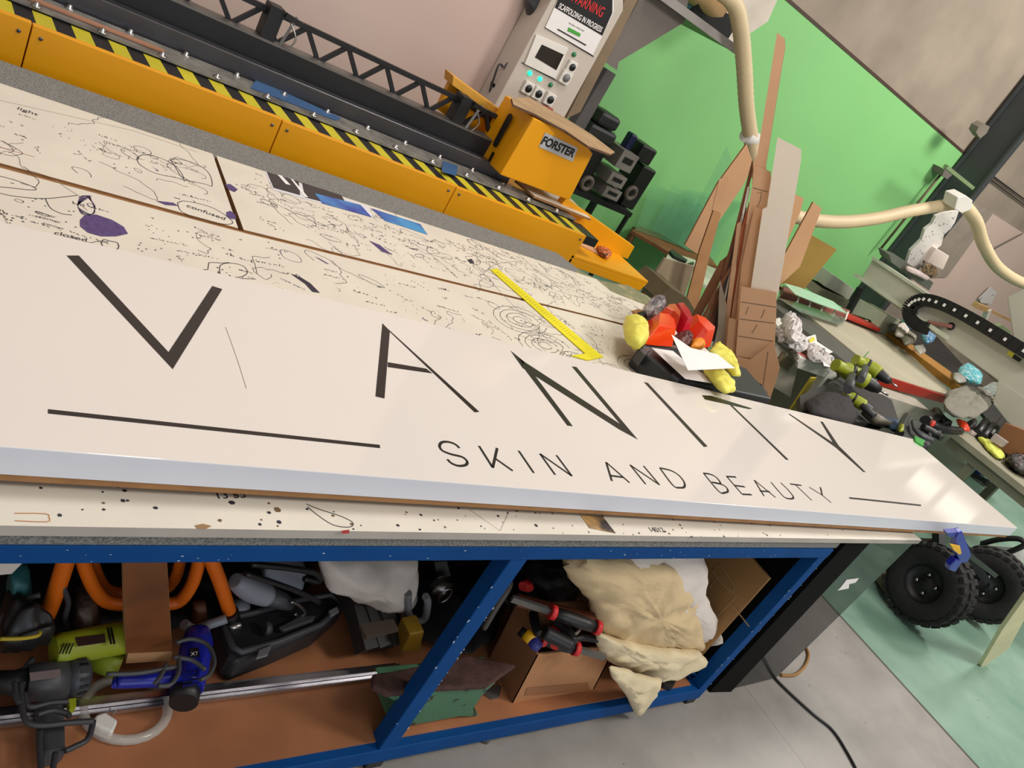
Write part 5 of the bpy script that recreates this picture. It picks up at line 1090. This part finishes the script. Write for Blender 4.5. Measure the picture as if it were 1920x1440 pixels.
# lime drill
ld = ub('corded_drill', 'lime green corded drill lying behind the brown plank', 'drill', U(160, 1230, 'z', ZF))
lp_ = UP([(100, 1222), (135, 1215), (180, 1205), (235, 1195), (250, 1190)], 'z', .20); r_ = pxr(32, lp_[1])
MB().tube(smooth(lp_, 4), [r_ * (.9 if j < 2 else 1.0 if j < 14 else .8) for j in range(17)], lime, 18, squash=.9).build('motor_housing', ld)
lb_ = MB().prism(UP([(141, 1196), (196, 1189), (198, 1205), (146, 1212)], 'z', .20 + r_ * .93), (0, 0, .002), M('label_dark', (60, 40, 36), .4)).build('label', ld)
for k in range(4): MB().prism(UP([(110 + k * 6, 1225), (118 + k * 6, 1207), (120 + k * 6, 1208), (112 + k * 6, 1227)], 'z', .20 + r_ * .9), (0, 0, .003), black).build('vent_slot', ld)
for k in range(2): MB().prism(UP([(200 + k * 6, 1178), (203 + k * 6, 1178), (210 + k * 6, 1208), (206 + k * 6, 1208)], 'z', .20 + r_ * .93), (0, 0, .003), black).build('vent_slot', ld)

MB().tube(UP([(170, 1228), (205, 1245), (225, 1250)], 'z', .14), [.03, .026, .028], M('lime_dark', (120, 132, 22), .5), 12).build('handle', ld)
# brown plank
yb = 1.17
solo_sheet('timber_plank', 'brown stained timber plank standing upright in the left bay', 'plank', [(232, 1040), (313, 1040), (323, 1222), (236, 1226)], 'y', yb, (0, .04, 0), M('stained_plank', (118, 68, 30), .5, var=.35, scale=7), M('plank_end', (186, 140, 96), .7), bevel=.002)
MB().prism(UP([(240, 1226), (323, 1222), (320, 1238), (236, 1244)], 'y', yb - .001), (0, .03, 0), M('plank_end', None)).solo('plank_offcut', 'pale cut block at the foot of the brown plank', 'block')
# orange bent tube frame
of_ = ub('tube_stand', 'orange bent tube stand with rubber feet behind the plank', 'stand', U(250, 1200, 'y', 1.28))
def ot(px, y, r, name, m=orange): return MB().tube(smooth(UP(px, 'y', y), 7), r, m, 12).build(name, of_)
ot([(150, 1030), (162, 1070), (178, 1105), (200, 1128), (240, 1134), (300, 1133), (335, 1128), (358, 1100), (370, 1065), (376, 1030)], 1.29, .0155, 'bent_tube')
ot([(165, 1030), (185, 1085), (205, 1108), (240, 1112), (300, 1108), (325, 1090), (336, 1060), (340, 1030)], 1.37, .014, 'bent_tube')
ot([(130, 1030), (108, 1100), (85, 1160)], 1.27, .018, 'straight_leg'); ot([(388, 1030), (412, 1090), (432, 1152)], 1.27, .017, 'straight_leg')
ot([(88, 1155), (76, 1180)], 1.265, .022, 'rubber_foot', black); ot([(430, 1148), (440, 1180)], 1.265, .022, 'rubber_foot', black)
MB().tube([U(424, 1180, 'y', 1.24), U(452, 1170, 'y', 1.24)], .012, steel, 8).build('buckle', of_)
# blue polisher
bp = ub('rotary_tool', 'cobalt blue rotary power tool with black base and wrapped cord', 'power tool', U(350, 1310, 'z', ZF))
b1 = UP([(372, 1185), (368, 1215), (360, 1255), (350, 1290)], 'z', .19); r_ = pxr(29, b1[1])
MB().tube(smooth(b1, 4), [r_ * (.75 + .25 * min(1, j / 3)) for j in range(13)], bluep, 20).build('motor_housing', bp)
MB().tube(UP([(350, 1285), (344, 1318)], 'z', .18), [r_ * .95, r_ * .85], black, 18).build('base', bp)
b2 = UP([(335, 1268), (300, 1273), (255, 1276), (218, 1278)], 'z', .17); MB().tube(smooth(b2, 4), [pxr(16 - .3 * j, b2[0]) for j in range(13)], bluep, 16).build('handle', bp)
MB().tube(UP([(218, 1268), (214, 1288)], 'z', .17), pxr(5, b2[0]), bluep, 10).build('handle_end', bp)
MB().prism(UP([(355, 1217), (372, 1215), (374, 1232), (357, 1233)], 'z', .19 + r_), (0, 0, .002), black).build('badge', bp)
text('XT', 'badge_lettering', [o_ for o_ in COL.objects if o_.name.startswith('badge') and o_.parent == bp][0], U(358, 1230, 'z', .19 + r_ + .003), U(371, 1228, 'z', .19 + r_) - U(358, 1230, 'z', .19 + r_), U(357, 1218, 'z', .19 + r_) - U(358, 1230, 'z', .19 + r_), .017, paper)
for k in range(4): MB().prism(UP([(342, 1262 + k * 8), (372, 1256 + k * 8), (372, 1259 + k * 8), (342, 1265 + k * 8)], 'z', .19 + r_ * .97), (0, 0, .003), M('deep_blue', (14, 20, 90), .4)).build('vent_slot', bp)
cw = MB()
for ps in ([(330, 1205), (360, 1198), (390, 1210), (402, 1240), (392, 1265), (375, 1275)], [(325, 1232), (360, 1238), (385, 1256)], [(312, 1245), (300, 1270), (290, 1282)], [(335, 1230), (335, 1260), (320, 1283), (296, 1286)], [(200, 1264), (260, 1262), (330, 1250)]): cw.tube(smooth(UP(ps, 'z', .25), 5), .005, darkgrey, 8)
cw.build('cord', bp)
# open drill case
dc = ub('tool_case', 'open black plastic tool case tipped on the shelf behind the rail', 'case', U(520, 1200, 'z', ZF))
o1 = [(405, 1165), (470, 1150), (560, 1125), (620, 1112), (650, 1135), (600, 1180), (520, 1215), (445, 1243), (428, 1230)]
MB().prism(UP(o1, 'z', .17), (0, 0, -.075), M('case_black_grain', (34, 35, 37), .5)).build('tray', dc, bevel=.01)
rim = MB().tube(UP([(412, 1163), (470, 1150), (560, 1125), (620, 1115), (642, 1134), (600, 1172), (520, 1204), (452, 1222), (438, 1215)], 'z', .178), .009, darkgrey, 8, closed=True); rim.build('rim', dc)
MB().prism(UP([(484, 1222), (508, 1212), (500, 1232), (478, 1238)], 'z', .18), (0, 0, .008), grey).build('latch', dc, bevel=.002); MB().prism(UP([(614, 1148), (630, 1140), (634, 1150), (618, 1160)], 'z', .18), (0, 0, .008), grey).build('latch', dc, bevel=.002)
MB().tube(UP([(495, 1178), (498, 1178), (502, 1176)], 'z', .185), pxr(14, U(495, 1178, 'z', .18)), darkgrey, 16).build('case_insert', dc); MB().prism(UP([(520, 1180), (560, 1160), (590, 1158), (585, 1168), (530, 1188)], 'z', .18), (0, 0, .012), darkgrey).build('case_insert', dc, bevel=.004)
# grinder
gr = ub('angle_grinder', 'pale grey angle grinder lying on the black tool case', 'grinder', U(500, 1110, 'y', 1.27))
g1 = UP([(440, 1088), (470, 1105), (502, 1118)], 'y', 1.27); MB().tube(smooth(g1, 4), [pxr(x_, g1[0]) for x_ in (14, 18, 21, 23, 24, 24, 23, 22, 21)], M('tool_grey', (136, 138, 146), .45), 18).build('grip', gr)
MB().tube(UP([(500, 1116), (530, 1128), (545, 1134)], 'y', 1.27), [pxr(20, g1[0]), pxr(17, g1[0]), pxr(12, g1[0])], darkgrey, 16).build('gear_head', gr)
MB().prism(UP([(500, 1062), (578, 1070), (570, 1110), (520, 1105), (495, 1085)], 'y', 1.31), (0, .05, 0), M('tool_grey', None)).build('motor_block', gr, bevel=.01)
MB().tube(smooth(UP([(545, 1128), (560, 1135), (572, 1148), (560, 1158), (552, 1150)], 'y', 1.25), 5), .005, steel, 6).build('wire_guard', gr)
MB().tube(smooth(UP([(460, 1075), (520, 1095), (560, 1110), (600, 1130)], 'y', 1.24), 5), .007, black, 8).build('cord', gr)
MB().tube(smooth(UP([(470, 1058), (540, 1065), (590, 1075), (598, 1090), (570, 1085)], 'y', 1.27), 5), .008, black, 8).build('cord', gr)
gr2 = MB().pillow(UP([(450, 1128), (470, 1130), (468, 1158), (448, 1150), (420, 1140)], 'y', 1.3), (0, -1, 0), .05, M('tool_grey', None), n=24); gr2.solo('grey_handle', 'grey tool handle behind the orange leg', 'handle')  # loose grey handle of a tool
# hanging cushion
soft('white_cushion', 'white stuffed cotton cushion hanging in the middle of the left bay', 'cushion', [(598, 1035), (690, 1035), (780, 1035), (776, 1115), (765, 1132), (740, 1132), (690, 1118), (640, 1098), (600, 1088)], 1.30, .16, clothw, .012, 12, k='y', N=(0, -1, 0), n=60)
# black profiles bundle
bb = MB()
for i, (a_, c_) in enumerate((((660, 1105), (690, 1220)), ((680, 1110), (715, 1215)), ((700, 1115), (740, 1210)))):
    MB().beam(U(*a_, 'z', .22), U(*c_, 'z', .15), .05, .05, M('black_profile', (36, 33, 32), .6)).solo('black_profile', ('left', 'middle', 'right')[i] + ' black profile bar of the bundle under the white cushion', 'bar', 'black bars under the cushion')
solo_sheet('grey_bar', 'grey flat bar leaning right of the black bars', 'bar', [(690, 1115), (700, 1112), (745, 1160), (738, 1170)], 'y', 1.3, (0, .02, 0), grey)
solo_sheet('taped_bundle', 'taped end of the black bundle with brown tape', 'tape', [(672, 1175), (735, 1165), (745, 1185), (684, 1200)], 'z', .27, (0, 0, .01), M('tape_brown_grey', (82, 70, 62), .35))
MB().tube(smooth(UP([(765, 1112), (766, 1150), (780, 1165), (797, 1158), (802, 1130), (798, 1118)], 'y', 1.22), 6), .011, grey, 12).solo('u_bolt', 'grey U shaped shackle hanging behind the blue post', 'shackle')
MB().tube(smooth(UP([(752, 1135), (758, 1165), (775, 1182), (795, 1175)], 'y', 1.23), 5), .009, dullsteel, 10).solo('u_bolt', 'darker curved rod behind the grey shackle', 'shackle')
pu = ub('pulley', 'chrome pulley block in the dark behind the blue middle post', 'pulley', U(822, 1120, 'y', 1.3))
P = U(823, 1095, 'y', 1.3); MB().lathe(P, (0, -1, 0), [(0, .035), (.01, .04), (.02, .032), (.03, .04), (.04, .001)], steel, 20).build('wheel', pu); MB().tube([P + Vector((.02 * math.cos(k * .5), -.045, .03 * math.sin(k * .5))) for k in range(13)], .003, steel, 6, closed=True).build('wire', pu)
MB().prism(UP([(815, 1055), (838, 1053), (845, 1080), (820, 1085)], 'y', 1.33), (0, .02, 0), dullsteel).build('bracket', pu)
solo_sheet('yellow_block', 'yellow painted block behind the foot of the blue middle post', 'block', [(752, 1222), (768, 1190), (796, 1184), (786, 1222)], 'y', 1.13, (0, .06, 0), M('old_yellow', (136, 104, 22), .5), bevel=.004)
# teal tool left, dark heap
soft('teal_machine', 'dark teal tool body at the far left behind the orange leg', 'power tool', [(20, 1062), (55, 1065), (60, 1110), (45, 1150), (18, 1155), (12, 1110)], 1.29, .10, teal, k='y', N=(0, -1, 0))
solo_sheet('pale_card', 'pale card corner hanging at the top left under the bench', 'card', [(-20, 1050), (42, 1056), (22, 1076), (-20, 1080)], 'y', 1.2, (0, .004, 0), clothw)
soft('motor_unit', 'brown and steel motor unit behind the lime drill', 'motor', [(140, 1125), (175, 1118), (190, 1150), (175, 1172), (138, 1172)], 1.29, .10, M('motor_mix', (92, 78, 66), .45, c2=(40, 34, 30), thr=(.45, .55), scale=20), .01, 20, k='y', N=(0, -1, 0))
soft('black_tangle', 'tangle of black cords left of the lime drill', 'cable', [(0, 1130), (50, 1160), (95, 1185), (100, 1200), (60, 1215), (0, 1215)], .24, .12, black, .02, 20)
MB().tube(smooth(UP([(0, 1198), (40, 1197), (70, 1192), (75, 1185)], 'z', .32), 5), .004, M('thin_yellow', (170, 150, 30)), 6).solo('yellow_cable', 'thin yellow cord across the black tangle at the left', 'cord')
MB().tube(smooth(UP([(0, 1170), (15, 1145), (45, 1125), (75, 1115)], 'y', 1.24), 5), .006, darkgrey, 8).solo('grey_cable', 'grey cord curving over the teal tool', 'cord')
MB().tube(smooth(UP([(118, 1100), (128, 1130), (122, 1160), (130, 1178)], 'y', 1.26), 5), .006, darkgrey, 8).solo('grey_cable', 'grey cord hanging right of the left orange leg', 'cord')
soft('rusty_clamp', 'rusty steel clamp head right of the brown plank', 'clamp', [(362, 1130), (386, 1128), (388, 1160), (380, 1180), (358, 1170)], 1.29, .05, M('rust_brown', (96, 56, 36), .6, var=.3, scale=30), .006, 30, k='y', N=(0, -1, 0))
MB().tube(smooth(UP([(345, 1170), (365, 1180), (395, 1170), (425, 1160)], 'y', 1.24), 4), .012, M('tool_grey', None), 10).solo('grey_bracket', 'grey curved rod behind the blue tool', 'bracket')  # grey bracket bent from a curved rod

# ================================================================== UNDER THE BENCH, RIGHT BAY
an = ub('anvil', 'small anvil in chipped green paint behind the blue middle post', 'anvil', U(850, 1330, 'z', ZF))
ya_ = 1.07
at_ = [(700, 1262), (735, 1258), (880, 1228), (970, 1246), (915, 1285), (810, 1290), (730, 1300), (700, 1285)]
zt_ = .270
MB().prism(UP(at_, 'z', zt_), (0, 0, -.02), rust).build('face', an, bevel=.006)
body = UP([(735, 1292), (915, 1285), (945, 1262), (905, 1305), (885, 1335), (893, 1352), (880, 1357), (860, 1345), (770, 1362), (738, 1376), (728, 1352), (762, 1330)], 'y', .942)
for p in body: p.z = max(ZF + .001, min(p.z, zt_ - .02))
MB().prism(body, (0, .09, 0), anvilg).build('body', an, bevel=.008)
# cardboard box with tools
bxo = ub('tool_carton', 'open cardboard carton of hand tools on the shelf of the right bay', 'carton', U(1050, 1300, 'z', ZF))
ybx = U(1040, 1304, 'z', ZF + .002).y
F = [U(967, 1308, 'y', ybx), U(1106, 1302, 'y', ybx), U(1154, 1212, 'y', ybx), U(1008, 1226, 'y', ybx)]
x0b, x1b = F[0].x, F[1].x; z1b = .5 * (F[2].z + F[3].z); dpt = .15
F = [Vector((x0b, ybx, ZF)), Vector((x1b, ybx, ZF)), Vector((U(1154, 1212, 'y', ybx).x, ybx, z1b)), Vector((U(1008, 1226, 'y', ybx).x, ybx, z1b))]
fl = MB().prism(F, (0, .006, 0), cardb)
fl.build('front_wall', bxo)
MB().prism([F[0], F[3], F[3] + Vector((-.02, dpt, .08)), F[0] + Vector((0, dpt, 0))], (.006, 0, 0), cardd).build('side_wall', bxo); MB().prism([F[1], F[2], F[2] + Vector((0, dpt, 0)), F[1] + Vector((0, dpt, 0))], (-.006, 0, 0), cardb).build('side_wall', bxo)
MB().prism([F[0] + Vector((0, dpt, 0)), F[1] + Vector((0, dpt, 0)), F[2] + Vector((0, dpt, .03)), F[3] + Vector((0, dpt, .03))], (0, .006, 0), cardd).build('back_wall', bxo)
MB().box((x0b + .006, ybx + .006, ZF), (x1b - .006, ybx + dpt, ZF + .006), cardd).build('bottom', bxo)
MB().prism(UP([(988, 1290), (1102, 1280), (1108, 1296), (984, 1304)], 'y', ybx - .001), (0, -.0006, 0), tape).build('packing_tape', bxo)
def barclamp(label, a_, b_, grip, z):
    t = ub('bar_clamp', label, 'clamp', U(*a_, 'z', z)); t['group'] = 'red and black clamps in the carton'
    A_, B_ = U(*a_, 'z', z), U(*b_, 'z', z); MB().beam(A_, B_, .012, .018, dullsteel).build('bar', t)
    d = (B_ - A_); g0, g1 = A_ + d * grip[0], A_ + d * grip[1]; MB().tube([g0, g0.lerp(g1, .3), g0.lerp(g1, .7), g1], [.016, .019, .019, .016], black, 12).build('grip', t)
    for g_ in (g0, g1): MB().tube([g_ - d.normalized() * .008, g_ + d.normalized() * .008], .021, redp, 12).build('collar', t)
barclamp('red collared clamp lying along the front of the carton', (1010, 1196), (1134, 1232), (.06, .55), z1b + .045)
barclamp('red collared clamp with a brown bar across the back of the carton', (960, 1122), (1124, 1178), (.45, .97), z1b + .16)
scd = ub('screwdriver', 'blue and yellow handled screwdriver at the left rim of the carton', 'screwdriver', U(1000, 1205, 'z', z1b))
MB().tube(UP([(975, 1182), (990, 1195)], 'z', z1b + .04), .014, black, 10).build('shaft', scd); MB().tube(UP([(985, 1188), (1000, 1202)], 'z', z1b + .045), .017, M('clamp_yellow', None), 12).build('yellow_sleeve', scd); MB().tube(UP([(996, 1198), (1004, 1208), (1012, 1216)], 'z', z1b + .045), [.016, .018, .014], M('violet_blue', (54, 56, 140), .4), 12).build('handle', scd)
wood_ = MB().beam(U(970, 1125, 'z', z1b + .13), U(1115, 1162, 'z', z1b + .13), .03, .02, M('red_brown_wood', (96, 48, 30), .5)); wood_.solo('wooden_batten', 'red brown wooden batten across the tools in the carton', 'batten')
for i, (ps, r, m_, lb) in enumerate((([(1078, 1198), (1100, 1196), (1150, 1205)], .010, black, 'black lever reaching to the right rim of the carton'), ([(1000, 1150), (1005, 1175), (1012, 1190)], .014, black, 'black handled driver standing in the carton'), ([(985, 1095), (1000, 1120), (1008, 1140)], .012, black, 'black handled driver with red tip behind the carton'), ([(1040, 1175), (1045, 1195), (1040, 1212)], .012, redp, 'red handled tool in the centre of the carton'), ([(1075, 1190), (1085, 1182), (1083, 1168)], .006, steel, 'bright blade sticking up from the carton'), ([(1030, 1150), (1060, 1180), (1075, 1205)], .016, blackm, 'black steel tool under the batten'), ([(1020, 1185), (1050, 1200), (1070, 1210)], .02, black, 'black rubber grip in the middle of the carton'))):
    MB().tube(smooth(UP(ps, 'z', z1b + .06 + .01 * i), 4), r, m_, 10).solo('hand_tool', lb, 'hand tool', 'hand tools in the carton')
MB().tube(smooth(UP([(980, 1100), (988, 1095), (992, 1104)], 'z', z1b + .14), 3), .014, redp, 10).solo('red_tool_tip', 'red tool tip behind the carton', 'hand tool')
# C clamp and pliers
MB().tube(smooth(UP([(860, 1184), (890, 1130), (915, 1092), (935, 1080), (952, 1088), (955, 1100), (930, 1140), (908, 1178)], 'y', 1.12), 6), .009, M('grey_iron_rod', (120, 114, 106), .5, metal=.4), 12).solo('hook_bar', 'grey hooked iron rod left of the carton', 'hook')
pk = ub('grip_pliers', 'steel grip pliers hanging at the top left of the right bay', 'pliers', U(940, 1100, 'y', 1.3))
for px_ in ([(932, 1052), (950, 1055), (946, 1078), (935, 1095), (928, 1075)], [(925, 1080), (935, 1078), (942, 1108), (936, 1112)], [(944, 1075), (950, 1080), (960, 1112), (955, 1114)]): MB().prism(UP(px_, 'y', 1.3), (0, .01, 0), dullsteel).build('jaw', pk, bevel=.002)
pk2 = ub('spring_clamp', 'steel spring clamp leaning behind the brown batten', 'clamp', U(1090, 1130, 'y', 1.3))
for px_ in ([(1090, 1076), (1096, 1072), (1096, 1085), (1086, 1112), (1080, 1108)], [(1105, 1078), (1114, 1072), (1112, 1090), (1098, 1110), (1102, 1092)], [(1080, 1106), (1106, 1110), (1094, 1146), (1088, 1120), (1062, 1140), (1060, 1132)]): MB().prism(UP(px_, 'y', 1.16), (0, .012, 0), dullsteel).build('jaw', pk2, bevel=.002)
solo_sheet('wood_stake', 'thin green brown stake behind the carton', 'stake', [(942, 1125), (948, 1122), (990, 1160), (984, 1166)], 'y', 1.2, (0, .01, 0), M('stake', (92, 86, 62), .7))
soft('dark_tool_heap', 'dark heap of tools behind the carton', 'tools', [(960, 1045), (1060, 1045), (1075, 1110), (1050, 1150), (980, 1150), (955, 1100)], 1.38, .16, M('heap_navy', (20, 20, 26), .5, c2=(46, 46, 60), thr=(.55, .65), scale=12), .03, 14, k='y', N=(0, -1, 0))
soft('metal_parts', 'grey metal parts heaped left of the hooked rod', 'metal parts', [(880, 1100), (905, 1095), (915, 1160), (895, 1200), (870, 1195)], 1.26, .08, M('parts_mix', (70, 66, 64), .4, metal=.5, c2=(30, 28, 26), thr=(.45, .55), scale=26), .02, 26, k='y', N=(0, -1, 0))
solo_sheet('latch_plate', 'small steel latch plate on the shelf left of the carton', 'latch', [(905, 1302), (930, 1286), (938, 1290), (934, 1310), (920, 1312)], 'z', ZF + .001, (0, 0, .008), dullsteel)
# cushions
soft('canvas_cushion', 'big cream canvas cushion filling the right bay', 'cushion', [(1060, 1040), (1150, 1040), (1250, 1052), (1290, 1090), (1308, 1160), (1320, 1215), (1250, 1216), (1160, 1212), (1118, 1185), (1100, 1120), (1065, 1080)], 1.00, .13, cloth, .013, 14, k='y', N=(-.2, -1, .4), n=72)
soft('white_cushion', 'white cushion behind the cream canvas one at the right', 'cushion', [(1150, 1030), (1320, 1030), (1322, 1080), (1318, 1105), (1340, 1150), (1352, 1200), (1330, 1212), (1290, 1212), (1250, 1150), (1160, 1080)], 1.01, .09, clothw, .012, 10, k='y', N=(-.2, -1, .2), n=64)
soft('canvas_sack', 'lower cream cushion drooping under the big one', 'cushion', [(1110, 1180), (1150, 1196), (1230, 1212), (1312, 1218), (1320, 1240), (1300, 1255), (1270, 1268), (1235, 1274), (1180, 1260), (1142, 1240), (1120, 1215)], .955, .09, M('cream_canvas_pale', (216, 200, 164), .95, bump=.3, bscale=40), .014, 14, k='y', N=(-.2, -1, .5), n=60)
soft('canvas_corner', 'cream cloth corner hanging over the edge of the shelf', 'cloth', [(1136, 1244), (1170, 1252), (1200, 1266), (1243, 1274), (1230, 1300), (1212, 1325), (1195, 1343), (1188, 1335), (1178, 1310), (1160, 1285), (1142, 1262)], .885, .05, M('cream_canvas_pale', None), .01, 16, k='y', N=(-.2, -1, .2))
solo_sheet('black_block', 'small black block under the drooping cushion', 'block', [(1240, 1276), (1262, 1270), (1268, 1276), (1262, 1288), (1246, 1284)], 'z', ZF + .02, (0, 0, -.02), black)
shade_cloth = M('shade_black', (22, 21, 21), .7, var=.3, scale=14)  # black sheets added to darken the back of the shelf like shade
soft('shade_sheet', 'crumpled black sheet added as shade under the tools at the back of the left bay', 'shade_cloth', [(-30, 1062), (300, 1062), (590, 1062), (585, 1100), (520, 1140), (400, 1165), (330, 1180), (210, 1185), (110, 1195), (-30, 1210)], ZF + .035, .05, shade_cloth, .012, 14, n=72)
soft('shade_sheet', 'second crumpled black sheet added as shade behind the blue middle post', 'shade_cloth', [(650, 1062), (760, 1060), (960, 1060), (950, 1120), (925, 1200), (880, 1225), (830, 1215), (790, 1205), (755, 1180), (700, 1110)], ZF + .03, .045, shade_cloth, .012, 16, n=64)
